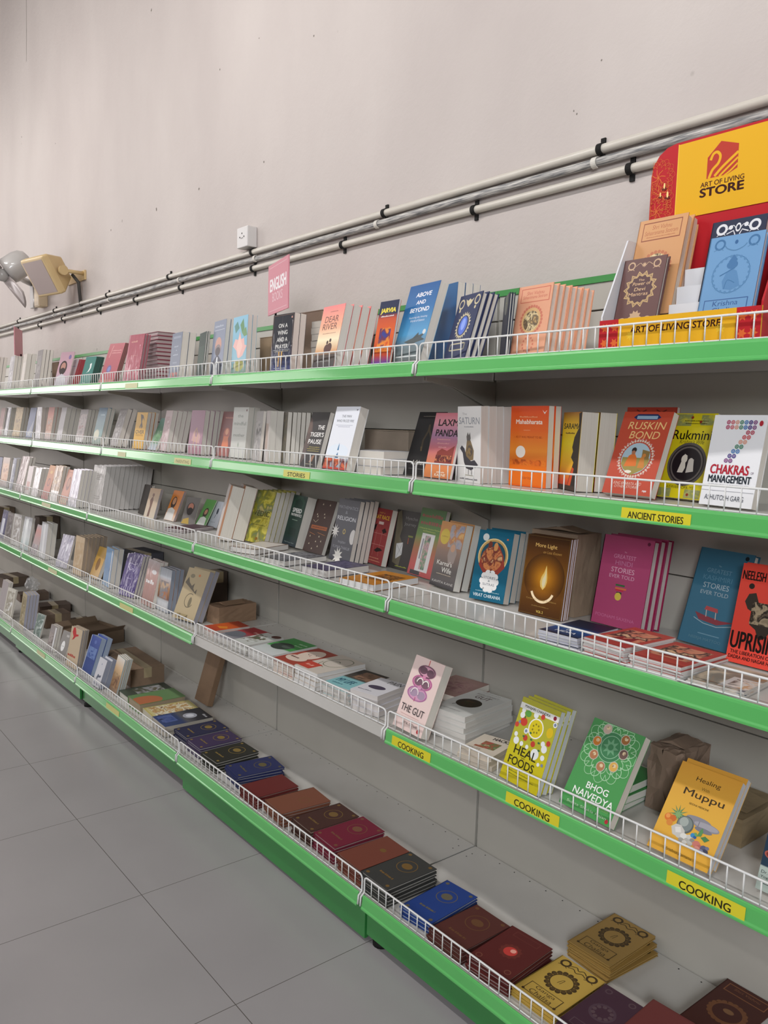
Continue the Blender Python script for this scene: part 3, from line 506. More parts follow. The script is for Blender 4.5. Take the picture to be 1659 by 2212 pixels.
(2,-.1027,-.1828,-.0837,.2197,.1248,.1942,.0103,1,0,0,0,('g',((0,'c87848'),(.15,'e08a50'),(.45,'c87078'),(.65,'a87c9c'),(.85,'d8909c'),(1,'c8707c'))),None,'e2dcd3',.38,0,[('t','LAXMI',.58,.85,.8,.1,'221c1c',0,.03),('t','PANDA',.56,.69,.82,.1,'221c1c',0,.03),('w',.5,.59,.5,.024,'e0a0a0'),('w',.5,.53,.45,.024,'e0a0a0'),('w',.5,.47,.3,.024,'e0a0a0'),('p',[.3,.2,.35,.4,.5,.45,.7,.42,.95,.5,.95,.2],'8c3c34'),('m',.62,.3,.6,.1,9,['a84838','5a2428','d88858']),('w',.62,.09,.3,.024,'f0d8c0'),('t','KARNE',.62,.05,.4,.04,'f0e0c8',0,.03)],'pink and orange paperback with monument at dusk','paperback_book','book',None),
(2,-.2128,-.1679,-.0357,.3058,.1302,.2015,.0095,1,0,0,0,'2a2829',None,'e2dcd3',.38,0,[('w',.48,.93,.6,.0176,'7a7268'),('l',[.42,.42,.4,.55,.5,.7,.5,.8],.06,'4e4234'),('l',[.72,.42,.66,.6,.52,.72,.5,.8],.06,'4e4234'),('l',[.4,.45,.43,.38],.05,'6a5a40'),('t','Adbhut',.42,.2,.44,.07,'d0ccc4',.2,0),('r',.95,.5,.02,.98,'1c1b1c'),('w',.5,.1,.7,.016,'6c6a66')],'black paperback with bronze praying hands shape','paperback_book','book',None),
(2,-.4036,-.245,.0,1.5708,.19,.13,.0238,3,1,0,0,'dcdce0','dfdfe2','e2dcd3',.38,0,[],'white paperback lying in pile under kraft box','paperback_book','book','row or pile of the white paperback lying in pile under kraft box'),
(2,-.4627,-.2977,-.0337,.2581,.1331,.2048,.0341,1,0,0,0,('g',((0,'c83c2c'),(.08,'d05a4c'),(.12,'f0f2f8'),(.2,'eef0f6'),(1,'eceef6'))),None,'e2dcd3',.38,0,[('r',.5,.09,1,.16,'c84c3c'),('m',.5,.1,.98,.14,6,['c8442c','e07850','8a3a34','a8b4c0']),('t','THE MAN',.52,.845,.4,.04,'5a5c68',0,0),('t','WHO FROZE FIRE',.5,.77,.72,.04,'5a5c68',0,0),('r',.5,.7,.7,.005,'9a9cb0'),('w',.5,.675,.5,.011200000000000002,'9a9cb0'),('e',.48,.28,.44,.12,'e8f0fa'),('p',[.45,.3,.52,.3,.5,.38,.48,.42],'5a88b0'),('p',[.42,.18,.56,.18,.5,.27],'4a78a0'),('p',[.86,.96,.9,.93,.96,.96,.92,.95],'60626c')],'white paperback with blue flame bowl over red strip','paperback_book','book',None),
(2,-.6566,-.2624,-.0911,.266,.1241,.1911,.0187,1,0,0,0,'33302f',None,'e2dcd3',.38,0,[('p',[.02,.02,.02,.9,.15,.85,.25,.7,.3,.6,.22,.5,.3,.42,.2,.3,.25,.2],'5a4a44'),('e',.08,.72,.12,.12,'6a564e'),('t','THE',.72,.72,.36,.075,'f0eeea',0,.03),('t',"TIGER'S",.58,.59,.74,.08,'f0eeea',0,.03),('t','PAUSE',.55,.46,.72,.08,'f0eeea',0,.03),('w',.6,.36,.6,.016,'b8a850'),('w',.58,.325,.7,.016,'b8a850'),('w',.58,.29,.65,.016,'b8a850'),('p',[.5,.08,.6,.2,.75,.22,.68,.1],'a07860'),('w',.55,.05,.4,.016,'c8c0a0')],'black paperback with bold white stacked title and dim face','paperback_book','book',None),
(2,-.9457,-.1579,-.4276,.0554,.1221,.1893,.0169,6,0,0,0,'5a5040',None,'e2dcd3',.38,0,[('m',.5,.5,.9,.9,8,['7a6c40','3c3428','5a5a3c'])],'dark patterned paperback with narrow visible face before page blocks','paperback_book','book','row or pile of the dark patterned paperback with narrow visible face before page blocks'),
(2,-1.0602,-.1673,-.3924,.0542,.1246,.1932,.0259,2,0,0,0,'d4ccc8',None,'e2dcd3',.38,0,[('r',.5,.5,.5,.5,'c8b4a8')],'white paperback with narrow face in middle of second shelf','paperback_book','book','row or pile of the white paperback with narrow face in middle of second shelf'),
(2,-1.1642,-.1549,-.3177,.091,.125,.1936,.0122,1,0,0,0,'b4b0ae',None,'e2dcd3',.38,0,[('m',.5,.45,.8,.7,4,['8c8a8a','c0bcba','6a6866'])],'pale grey photo paperback beside white motherhood book','paperback_book','book',None),
(2,-1.3407,-.1619,-.0397,.0976,.1334,.2078,.0258,2,0,0,0,'c4c5be',None,'e2dcd3',.38,0,[('t','the',.5,.83,.36,.06,'8a9088',0,.02),('t','mindful',.5,.68,.8,.07,'8a9088',0,.02),('r',.5,.59,.7,.003,'a0a49c'),('t','mother',.5,.45,.74,.06,'8a9088',0,.02),('p',[.5,.2,.55,.26,.5,.32,.45,.26],'a0a89c'),('c',.88,.94,.035,'6a3038')],'pale grey green paperback with soft stacked lettering','paperback_book','book','row or pile of the pale grey green paperback with soft stacked lettering'),
(2,-1.4671,-.16,-.0553,.1882,.1251,.1932,.0124,1,0,0,0,'6c2420',None,'e2dcd3',.38,0,[('w',.55,.86,.6,.04000000000000001,'b07060'),('e',.55,.5,.25,.14,'a8482c'),('e',.55,.55,.12,.07,'d89068'),('p',[.3,.2,.35,.45,.7,.45,.85,.2],'d0682c'),('p',[.2,.02,.3,.2,.9,.2,.95,.02],'8c3420')],'dark red paperback with a glowing seated woman','paperback_book','book',None),
(2,-1.6805,-.1914,.0184,.1315,.1258,.1943,.0231,4,0,0,0,'a0788a',None,'e2dcd3',.38,0,[('p',[.2,.3,.3,.5,.4,.55,.45,.4,.6,.4,.7,.52,.85,.4,.8,.25],'c49a98'),('l',[.35,.1,.4,.35,.45,.55,.55,.6],.03,'d0aa70'),('l',[.6,.1,.62,.4,.55,.56],.03,'d0aa70'),('r',.5,.08,.9,.14,'9a6a78')],'mauve pink paperback with golden figures','paperback_book','book','row or pile of the mauve pink paperback with golden figures'),
(2,-1.9978,-.1848,-.1778,.188,.1252,.1936,.0225,4,0,0,0,'c8b4b4',None,'e2dcd3',.38,0,[('m',.5,.5,.8,.7,4,['d8c8c8','b89a9c','c8b0b0'])],'pinkish white paperback leaning before four page blocks','paperback_book','book','row or pile of the pinkish white paperback leaning before four page blocks'),
(2,-2.108,-.1945,-.088,.4189,.1087,.1677,.0122,1,0,0,0,('g',((0,'b8c0d0'),(.4,'5a8a5c'),(.7,'4a7a60'),(1,'88a8a0'))),None,'e2dcd3',.38,0,[('m',.6,.4,.6,.4,5,['4a8050','6a9a68','8ab08c'])],'blue green paperback tilted behind the pinkish white one','paperback_book','book',None),
(2,-2.2927,-.2003,.0449,.1693,.1197,.1838,.0195,3,0,0,0,'d2a023','b8502c','e2dcd3',.38,0,[('p',[.35,.95,.45,.8,.5,.7,.4,.6,.48,.55,.5,.65,.6,.55,.68,.6,.56,.75,.6,.85,.8,.75,.6,.92],'2a2418'),('t','OVER',.5,.46,.8,.1,'3a3018',0,.03),('t','PARENTING',.5,.37,.7,.05,'a87c20',0,.02)],'mustard yellow paperback with a black puppet figure','paperback_book','book','row or pile of the mustard yellow paperback with a black puppet figure'),
(2,-2.5859,-.2053,-.0913,.2937,.1326,.2044,.0252,2,0,0,0,'96908e',None,'e2dcd3',.38,0,[('m',.5,.5,.8,.8,5,['b8b4b4','787270','a09a96'])],'silver patterned paperback leaning before cream page blocks','paperback_book','book','row or pile of the silver patterned paperback leaning before cream page blocks'),
(2,-2.9264,-.1836,-.0181,.2332,.1358,.2091,.0224,2,0,0,0,('g',((0,'4a6a50'),(.4,'5a8a8c'),(1,'3c6a88'))),None,'e2dcd3',.36,0,[('w',.6,.8,.5,.048,'b0c8d0'),('e',.35,.25,.3,.15,'b8b8a0')],'blue and green glossy paperback leaning on left half','paperback_book','book','row or pile of the blue and green glossy paperback leaning on left half'),
(2,-3.2861,-.1585,.0063,.2094,.1292,.1997,.0203,3,0,0,0,'8a8280',None,'e2dcd3',.38,0,[('m',.5,.5,.9,.7,5,['6a5a58','a89c98','8a5048']),('r',.5,.08,.9,.12,'c0bcba')],'grey brown photo paperback with white base band','paperback_book','book','row or pile of the grey brown photo paperback with white base band'),
(2,-3.6345,-.1628,-.0843,.1973,.1355,.2092,.0288,3,0,0,0,'c4c0c2',None,'e2dcd3',.38,0,[],'white glossy paperback leaning with black gap behind','paperback_book','book','row or pile of the white glossy paperback leaning with black gap behind'),
(2,-3.9159,-.1514,-.0366,.1626,.1382,.2132,.0214,2,0,0,0,('g',((0,'b0a0a0'),(.4,'d8a888'),(.8,'c87058'),(1,'b86050'))),None,'e2dcd3',.38,0,[('m',.5,.45,.8,.4,4,['d8b090','c88868','b8a090'])],'peach and orange paperback cover facing out','paperback_book','book','row or pile of the peach and orange paperback cover facing out'),
(2,-4.1349,-.1492,-.0539,.0948,.1374,.212,.0246,2,0,0,0,'dedce0',None,'e2dcd3',.38,1,[('r',.5,.8,.4,.15,'f4f4f6')],'bright white paperback next to blue cover','paperback_book','book','row or pile of the bright white paperback next to blue cover'),
(2,-4.3612,-.1497,.0201,.1974,.1373,.2115,.0155,1,0,0,0,'4a608c',None,'e2dcd3',.36,0,[('p',[.1,.05,.9,.6,.8,.05],'98a0b0')],'medium blue paperback with silver diagonal glare','paperback_book','book',None),  # pale diagonal shape paints the glare onto the cover
(2,-4.6822,-.1542,.0833,.1745,.1388,.2139,.0211,2,0,0,0,'a88a52',None,'e2dcd3',.38,0,[('m',.5,.5,.9,.9,4,['a08048','c0a468','8a6c3c'])],'antique gold paperback near the left end','paperback_book','book','row or pile of the antique gold paperback near the left end'),
(2,-4.9611,-.1525,-.0145,.1745,.1384,.2135,.0184,2,0,0,0,'e6e6ea',None,'e2dcd3',.38,1,[('r',.9,.5,.1,.9,'40486c')],'white glare covered paperback near the left end','paperback_book','book','row or pile of the white glare covered paperback near the left end'),  # near-white base colour stands in for glare
(2,-5.0724,-.1613,-.0455,.1745,.1364,.2103,.0124,1,0,0,0,'c8a8a4',None,'e2dcd3',.38,0,[],'thin pink paperback at left frame edge','paperback_book','book',None),
(3,.8565,-.1665,-.0016,.2443,.1201,.2106,.0153,2,0,0,0,'e04a3c',None,'e2dcd3',.38,0,[('t','NEELESH KULKARNI',.505,.885,.95,.09,'1e1816',0,.02),('p',[.15,.62,.2,.7,.32,.72,.4,.62,.55,.62,.62,.7,.75,.66,.8,.5,.7,.42,.62,.3,.5,.26,.42,.36,.3,.4,.34,.52,.22,.55],'3a332c'),('m',.5,.52,.42,.22,10,['6a5c4c','2c2620','a8987c','8a7c64']),('c',.22,.78,.05,'2c2620'),('t','UPRISING',.505,.23,.95,.17,'1a1412',0,.02),('t','THE LIBERATION OF',.42,.11,.72,.035,'1a1412',0,.02),('t','DADRA AND NAGAR HAVELI',.48,.06,.88,.035,'1a1412',0,.02)],'red paperback with black slab lettering and map collage','paperback_book','book','row or pile of the red paperback with black slab lettering and map collage'),
(3,.7054,-.1028,-.1441,.3001,.1387,.2224,.0206,1,0,0,1,'386d86',None,'e2dcd3',.38,0,[('t','The',.44,.83,.05,.015,'8ab0c0',0,0),('t','GREATEST',.45,.775,.46,.045,'6a94a8',0,0),('t','KASHMIRI',.45,.7,.54,.05,'5a8aa0',0,0),('t','STORIES',.46,.62,.48,.055,'a8bcc4',0,0),('t','EVER TOLD',.46,.545,.52,.04,'a0b4bc',0,0),('p',[.2,.33,.3,.26,.65,.24,.95,.3,.7,.29,.4,.31],'8a3a44'),('p',[.38,.41,.6,.4,.62,.36,.36,.37],'b04a4c'),('l',[.4,.37,.42,.3],.015,'c8b8b0'),('l',[.58,.36,.6,.29],.015,'c8b8b0'),('l',[.2,.27,.4,.23,.65,.22,.92,.26],.012,'9ab4bc'),('r',.55,.125,.4,.01,'6a94a8'),('t','NEERJA MATTOO',.5,.07,.6,.035,'5a8494',0,0),('c',.88,.95,.035,'101c24')],'blue teal hardback with a small red houseboat','hardback_book','book',None),
(3,.4754,-.1199,-.0466,.178,.1472,.2219,.0239,3,0,0,1,'ae4870','98224c','d4ccc8',.38,0,[('t','The',.48,.83,.05,.015,'e0a8c0',0,0),('t','GREATEST',.48,.775,.44,.045,'d890b0',0,0),('t','HINDI',.48,.705,.34,.05,'c67ca0',0,0),('t','STORIES',.48,.625,.46,.055,'e0b0c4',0,0),('t','EVER TOLD',.48,.555,.5,.04,'dca8c0',0,0),('r',.48,.46,.18,.02,'3a6a40'),('r',.5,.425,.22,.02,'d87048'),('r',.48,.405,.16,.015,'c83040'),('r',.48,.37,.1,.03,'26402c'),('c',.47,.335,.065,'d8c050'),('t','POONAM SAXENA',.47,.1,.78,.035,'c87098',0,0),('c',.9,.955,.03,'6a2040')],'magenta hardback with a yellow medal drawing','hardback_book','book','row or pile of the magenta hardback with a yellow medal drawing'),
(3,.2962,-.1881,.0458,.1434,.1356,.2073,.0073,4,0,0,0,('g',((0,'4a2c14'),(.3,'6a4218'),(.5,'8a5a1c'),(.75,'6a4018'),(1,'3e2614'))),None,'d8d8e0',.38,0,[('glow',.5,.48,.47,['f0a828','c07c20','8a5618','5c3816']),('p',[.5,.33,.44,.37,.42,.43,.44,.49,.49,.55,.53,.64,.555,.56,.575,.49,.58,.43,.555,.37],'ffd878'),('p',[.505,.35,.47,.4,.47,.46,.52,.53,.53,.6,.545,.52,.55,.45,.54,.4],'fff0c0'),('arc',.5,.35,.26,200,340,.05,'f8e0b8'),('t','More Light',.46,.87,.5,.06,'e0b468',0,.02),('t','on Less Known',.62,.8,.42,.035,'c89850',.2,0),('t','Compassion Courage Confidence',.5,.2,.7,.025,'b08a4c',0,0),('w',.5,.12,.4,.016,'8a6a38'),('t','VOL 2',.5,.055,.16,.03,'e0c060',0,.02),('fr',.02,.006,'7a5c30')],'brown paperback with a glowing lamp flame','paperback_book','book','row or pile of the brown paperback with a glowing lamp flame'),
(3,.1184,-.1929,.1438,.2094,.1141,.1941,.0292,3,0,0,0,'1f6580',None,'e2dcd3',.38,0,[('c',.5,.64,.43,'c8a060'),('o',.5,.64,.42,.03,'e8d098'),('c',.5,.64,.36,'2a5464'),('p',[.12,.5,.2,.68,.35,.78,.45,.72,.55,.84,.66,.78,.8,.66,.88,.5,.7,.38,.3,.38],'a04438'),('mc',.48,.6,.3,8,['b0503c','d88c58','7a3430','e0b080']),('e',.55,.78,.06,.06,'d8985c'),('e',.38,.8,.06,.05,'7a3c30'),('c',.22,.9,.09,'d8dcda'),('k',.5,.28,.2,10,.085,'f0eeec'),('c',.5,.28,.21,'f0eeec'),('t','STORIES',.5,.33,.34,.035,'404c60',0,0),('t','&',.5,.285,.06,.03,'404c60',0,0),('t','SUTRAS',.5,.235,.34,.035,'404c60',0,0),('w',.5,.13,.7,.0144,'a8c8d0'),('t','VIRAT CHIRANIA',.5,.07,.8,.045,'dce8ec',0,.02),('r',.85,.9,.05,.025,'d07048')],'teal paperback with golden ring of painted figures','paperback_book','book','row or pile of the teal paperback with golden ring of painted figures'),
(3,-.0921,-.1534,-.1519,.2122,.1243,.1962,.0263,2,0,0,0,('g',((0,'3c3a3c'),(.3,'5c5450'),(.55,'8c7060'),(.8,'c88440'),(1,'d09048'))),None,'e2dcd3',.38,0,[('m',.7,.8,.55,.35,6,['8890a8','a8a0a4','b87840','d8a860']),('c',.25,.77,.19,'d0b430'),('w',.25,.77,.26,.024,'b09020'),('p',[.6,.35,.5,.5,.55,.68,.72,.72,.85,.55,.8,.4],'a09088'),('e',.66,.62,.09,.06,'c89878'),('t',"Karna's",.45,.37,.62,.07,'e8e4dc',0,.02),('t','Wife',.58,.27,.4,.08,'e8e4dc',0,.02),('w',.5,.2,.6,.016,'c8b8a0'),('t','KAVITA KANE',.52,.08,.86,.035,'b8b4b0',0,0)],'grey orange paperback with veiled woman and yellow disc','paperback_book','book','row or pile of the grey orange paperback with veiled woman and yellow disc'),
(3,-.2777,-.0836,-.1403,.2476,.1385,.2199,.0165,1,0,0,0,('g',((0,'c04a48'),(.15,'c84c48'),(.4,'a8683c'),(.6,'6a8c40'),(.85,'4f8444'),(1,'5a7c48'))),None,'e2dcd3',.38,0,[('w',.5,.89,.84,.064,'a05848'),('w',.5,.78,.84,.064,'a05848'),('t','A Manual for Students,Teachers',.5,.7,.86,.02,'d8dc70',0,0),('t','and Practitioners',.5,.665,.5,.02,'d8dc70',0,0),('r',.52,.35,.52,.56,'e4e2e0'),('m',.52,.35,.22,.5,8,['8a8a90','c8a0a0','7a9a78','5a5a60']),('r',.35,.4,.06,.3,'9a98a0'),('w',.4,.05,.3,.016,'f0d0c8'),('r',.3,.04,.4,.06,'2a2024')],'green to red paperback with white figure panel','paperback_book','book',None),
(3,-.4076,-.0582,-.0493,.1838,.1259,.1984,.0124,1,0,0,0,'3c3835',None,'e2dcd3',.38,0,[('p',[.05,.95,.2,1,.35,.7,.3,.55,.5,.4,.45,.05,.15,.1],'6a6250'),('t','Hyecho',.68,.87,.5,.07,'8a8886',0,0),('t','Journey',.65,.77,.5,.07,'8a8886',0,0),('p',[.2,.42,.48,.46,.5,.25,.26,.16],'d0d0d0'),('l',[.2,.42,.5,.25],.01,'808080'),('l',[.48,.46,.26,.16],.01,'808080'),('r',.75,.58,.2,.03,'7a8040'),('r',.68,.5,.03,.1,'a85030'),('w',.55,.05,.5,.024,'a8b040')],'dark olive paperback with stone statue and white kite','paperback_book','book',None),
(3,-.532,-.0685,-.1461,.2171,.1236,.194,.0222,1,0,0,0,'9a3c3c',None,'e2dcd3',.38,0,[('t','NOT A',.5,.92,.3,.03,'d8a050',0,0),('t','RAT RACE',.55,.845,.74,.07,'e8b83c',0,.03),('l',[.1,.35,.95,.35],.01,'c88880'),('l',[.1,.55,.95,.55],.01,'c88880'),('l',[.4,.15,.4,.6],.01,'c88880'),('l',[.7,.15,.7,.6],.01,'c88880'),('p',[.12,.6,.2,.68,.35,.72,.3,.6],'2a1818'),('p',[.45,.24,.6,.3,.75,.3,.9,.27,.6,.22],'2a1818'),('p',[.65,.62,.8,.66,.92,.6,.75,.56],'2a1818'),('r',.55,.74,.26,.05,'d8c0b8'),('w',.5,.11,.6,.020000000000000004,'d89878'),('w',.5,.06,.8,.020000000000000004,'d89878')],'brick red paperback with board game grid','paperback_book','book',None),
(3,-.6453,-.1373,-.0829,.1979,.139,.2176,.0187,4,0,0,0,'44464f',None,'e2dcd3',.38,0,[('t','MATHEMATICS',.5,.87,.9,.05,'9a9ca4',0,.01),('t','&',.45,.79,.1,.05,'9a9ca4',0,0),('t','RELIGION',.5,.69,.86,.065,'d8d8dc',0,.01),('s',.08,.46,.2,10,.4,'e4e0da'),('e',.93,.42,.13,.12,'d8d4d0'),('c',.5,.48,.07,'b09a58'),('c',.5,.48,.035,'44464f'),('t','RAJESH',.48,.3,.34,.045,'a8a8b0',0,0),('t','KUMAR THAKUR',.5,.22,.8,.045,'a8a8b0',0,0),('s',.4,.07,.24,10,.5,'ece8e0')],'charcoal paperback with white paper cut flowers','paperback_book','book','row or pile of the charcoal paperback with white paper cut flowers'),
(3,-.8363,-.1238,-.0229,.3259,.131,.2027,.0168,1,0,0,0,'4a332c',None,'e2dcd3',.38,0,[('r',.5,.47,.8,.07,'b06034'),('w',.5,.47,.7,.020000000000000004,'5a3020'),('l',[.1,.6,.25,.56,.35,.62],.012,'d8c8a8'),('p',[.25,.66,.31,.66,.28,.6950000000000001],'d8cab0'),('p',[.2,.7,.26,.7,.23,.735],'d8cab0'),('p',[.55,.72,.6100000000000001,.72,.5800000000000001,.755],'d8cab0'),('p',[.6,.66,.6599999999999999,.66,.63,.6950000000000001],'d8cab0'),('p',[.35,.9,.41,.9,.38,.935],'d8cab0'),('p',[.7,.9,.76,.9,.73,.935],'d8cab0'),('p',[.15,.28,.21,.28,.18,.31500000000000006],'d8cab0'),('p',[.6,.3,.6599999999999999,.3,.63,.33499999999999996],'d8cab0'),('p',[.5,.2,.56,.2,.53,.23500000000000001],'d8cab0'),('p',[.2,.14,.26,.14,.23,.17500000000000002],'d8cab0'),('p',[.65,.12,.71,.12,.68,.155],'d8cab0'),('p',[.4,.06,.46,.06,.43000000000000005,.095],'d8cab0'),('p',[.75,.22,.81,.22,.78,.255],'d8cab0'),('l',[.1,.36,.4,.33],.012,'c07840'),('l',[.5,.38,.9,.35],.012,'c07840')],'dark brown paperback with orange band and triangles','paperback_book','book',None),
(3,-.9962,-.115,-.1573,.2616,.1276,.1981,.0405,1,0,0,0,('g',((0,'2c3c48'),(.2,'1c3c34'),(1,'1e3e34'))),None,'e2dcd3',.38,0,[('p',[.08,.72,.1,.9,.3,.98,.7,.98,.9,.88,.85,.7],'28503f'),('p',[.2,.74,.22,.88,.5,.94,.78,.86,.74,.74],'1e3e34'),('t','SPEED',.5,.7,.64,.08,'ecece8',0,.06),('t','MATHEMATICS',.52,.61,.74,.05,'e4e4e0',0,.04),('w',.5,.51,.4,.020000000000000004,'9ab0a0'),('t','Rajesh Kumar Thakur',.5,.06,.7,.025,'b8c8c4',0,0),('r',.5,.28,.5,.14,'1a342e')],'dark green paperback with white chunky title','paperback_book','book',None),
(3,-1.1526,-.1898,.0392,.285,.1351,.2111,.0219,5,0,0,0,('n',4,('a89a28','c8bc4c','8a8830','707a50','b8a868')),None,'e2dcd3',.38,0,[('t','VEDIC',.5,.56,.84,.1,'403a1c',0,.01),('w',.5,.48,.8,.024,'8a7c28'),('w',.5,.34,.7,.020000000000000004,'6a6424'),('e',.55,.08,.07,.03,'8a6420')],'yellow green mottled paperback with dark serif title','paperback_book','book','row or pile of the yellow green mottled paperback with dark serif title'),
(3,-1.3239,-.2302,-.3935,.2443,.1399,.2195,.0506,2,0,0,0,'b87c50',None,'e2dcd3',.38,0,[('r',.3,.5,.6,1,'d4ccc8')],'pale cover paperback with rust brown inside flap','paperback_book','book','row or pile of the pale cover paperback with rust brown inside flap'),
(3,-1.6257,-.1256,.1654,.4008,.0803,.1227,.0055,1,0,.004,0,'c4c8d0',None,'e2dcd3',.36,1,[('e',.6,.62,.08,.12,'3a4250'),('l',[.55,.5,.48,.35],.03,'3a4250'),('w',.5,.2,.4,.024,'8a90a0')],'small white booklet with a dark drop figure','booklet','booklet',None),
(3,-1.6885,-.1492,.0632,.4938,.0864,.1323,.0055,1,0,.004,0,'5c9a4c',None,'e2dcd3',.38,0,[('e',.5,.5,.22,.18,'3a2c24'),('e',.5,.53,.14,.1,'b8886c'),('p',[.1,.02,.2,.3,.5,.36,.8,.3,.9,.02],'d8dcd4')],'small green booklet with bearded man in white','booklet','booklet',None),
(3,-1.7647,-.1832,.2889,.3508,.0861,.13,.0053,1,0,.004,0,'76716e',None,'e2dcd3',.38,0,[('e',.45,.6,.3,.2,'4a4440'),('e',.45,.65,.2,.13,'b87c68'),('e',.45,.48,.22,.14,'332c2a'),('p',[.02,.02,.1,.18,.5,.25,.6,.02],'b89a50')],'small grey booklet with dark bearded face','booklet','booklet',None),
(3,-1.9771,-.1717,.0579,.3946,.0979,.1507,.0062,2,0,0,0,('g',((0,'d8c8b8'),(.4,'d88840'),(1,'d07828'))),None,'b0b4c0',.38,0,[('e',.4,.6,.24,.2,'3a2a20'),('e',.4,.65,.16,.12,'c08c68'),('p',[.02,.02,.08,.38,.4,.44,.75,.36,.8,.02],'dedad4')],'small orange booklet with bearded man in white robe','booklet','booklet','row or pile of the small orange booklet with bearded man in white robe'),
(3,-2.1082,-.2193,.121,.2901,.0966,.1477,.0077,2,0,0,0,('g',((0,'c8bca8'),(1,'b89878'))),None,'a8acb8',.38,0,[('p',[.3,.05,.35,.4,.25,.6,.45,.75,.55,.6,.5,.3,.5,.05],'6a4838'),('e',.45,.78,.1,.06,'7a5848')],'small tan booklet with dancing figure','booklet','booklet','row or pile of the small tan booklet with dancing figure'),
(3,-2.2824,-.1757,-.0141,.2552,.0983,.1518,.0078,2,0,0,0,'3a342e',None,'e2dcd3',.38,0,[],'small black booklet behind tan booklets','booklet','booklet','row or pile of the small black booklet behind tan booklets'),
(3,-2.6097,-.3152,.0626,.1684,.1499,.2312,.0259,10,0,0,0,'b8b4b0',None,'d2cecb',.12,1,[('lines',.3,.65,.8,.8,4,'6a6660'),('lines',.35,.2,.8,.3,2,'8a8680')],'large white textbook in plastic wrap fronting a long row','paperback_book','book','row or pile of the large white textbook in plastic wrap fronting a long row'),
(3,-2.7757,-.3689,-.0037,.1858,.1313,.2025,.019,4,0,0,0,'c8c4d0',None,'e2dcd3',.38,1,[('r',.5,.2,.5,.25,'dad4dc'),('e',.4,.8,.1,.06,'b0a8bc')],'lilac white glossy paperback before grey page rows','paperback_book','book','row or pile of the lilac white glossy paperback before grey page rows'),
(3,-2.9155,-.3723,-.0178,.3046,.1272,.1954,.0147,1,0,0,0,'b8785c',None,'e2dcd3',.38,0,[('fr',.12,.02,'8c4c38'),('e',.55,.6,.24,.2,'7a4838'),('e',.55,.62,.16,.12,'a87458'),('r',.5,.1,.8,.14,'b8a080')],'terracotta paperback with framed portrait','paperback_book','book',None),
(3,-3.0858,-.3723,.0143,.2018,.133,.2045,.0186,2,0,0,0,'9a7850',None,'e2dcd3',.38,1,[('r',.5,.15,.9,.3,'e0dcd8'),('m',.5,.6,.7,.5,4,['a88458','806040','b89868'])],'tan glossy paperback with bright streak of glare','paperback_book','book','row or pile of the tan glossy paperback with bright streak of glare'),  # light block low on the cover is painted glare
(3,-3.2416,-.3721,-.0262,.2849,.1305,.201,.0148,1,0,0,0,('g',((0,'a8483c'),(.4,'a85a34'),(1,'b8782c'))),None,'e2dcd3',.38,0,[('o',.5,.5,.16,.06,'6a2c20'),('e',.5,.8,.2,.05,'c89848')],'rust paperback with ring ornament','paperback_book','book',None),
(3,-3.4359,-.3724,.003,.1945,.1113,.1714,.0206,3,0,0,0,'dcd6d6',None,'e2dcd3',.38,1,[('r',.5,.5,.5,.4,'e8e4e4')],'shiny white paperback before three page blocks','paperback_book','book','row or pile of the shiny white paperback before three page blocks'),
(3,-3.5857,-.372,-.0353,.1892,.1127,.1734,.0188,2,0,0,0,'d8ccca',None,'e2dcd3',.38,0,[('r',.5,.3,.6,.3,'c8a098')],'pinkish white paperback third from the tall brown one','paperback_book','book','row or pile of the pinkish white paperback third from the tall brown one'),
(3,-3.8052,-.3721,.0257,.2516,.1471,.226,.0193,2,0,0,0,'6c4c42',None,'e2dcd3',.38,1,[('r',.85,.5,.2,.9,'b8a8a0')],'tall brown glossy paperback with white glare edge','paperback_book','book','row or pile of the tall brown glossy paperback with white glare edge'),  # lighter right-hand strip is glare painted on the cover
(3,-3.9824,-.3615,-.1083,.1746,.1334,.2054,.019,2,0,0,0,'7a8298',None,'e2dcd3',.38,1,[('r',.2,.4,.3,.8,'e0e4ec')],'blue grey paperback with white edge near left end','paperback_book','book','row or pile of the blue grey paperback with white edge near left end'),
(3,-4.1966,-.3651,.069,.1604,.1297,.1992,.0141,1,0,0,0,('g',((0,'b0a4a4'),(.5,'c8a488'),(1,'c0b0a8'))),None,'e2dcd3',.38,0,[('m',.5,.5,.8,.6,4,['c89878','d8b8a0','a88878'])],'peach art paperback near the left end of third shelf','paperback_book','book',None),
(3,-4.366,-.3657,.062,.1497,.1269,.195,.0149,1,0,0,0,'4a5070',None,'e2dcd3',.38,0,[],'navy and grey third shelf paperback cut by left frame edge','paperback_book','book',None),
(3,.6447,-.3692,-.0614,1.5708,.1079,.1715,.0052,7,1,0,0,'b8483c','dedad6','dcdad8',.38,0,[('m',.5,.55,.75,.6,5,['c05040','d89070','3c2a28','e0b890']),('p',[.3,.3,.4,.5,.5,.35,.7,.55,.75,.3],'8a3028')],'red magazine with storyteller artwork left of its twin pile','magazine','magazine','row or pile of the red magazine with storyteller artwork left of its twin pile'),
(3,.7623,-.3753,-.0058,1.5708,.1174,.1716,.004,7,1,0,0,'b8483c','dedad6','dcdad8',.38,0,[('m',.5,.55,.75,.6,5,['c05040','d89070','3c2a28','e0b890']),('p',[.3,.3,.4,.5,.5,.35,.7,.55,.75,.3],'8a3028')],'red magazine with storyteller artwork in right twin pile','magazine','magazine','row or pile of the red magazine with storyteller artwork in right twin pile'),
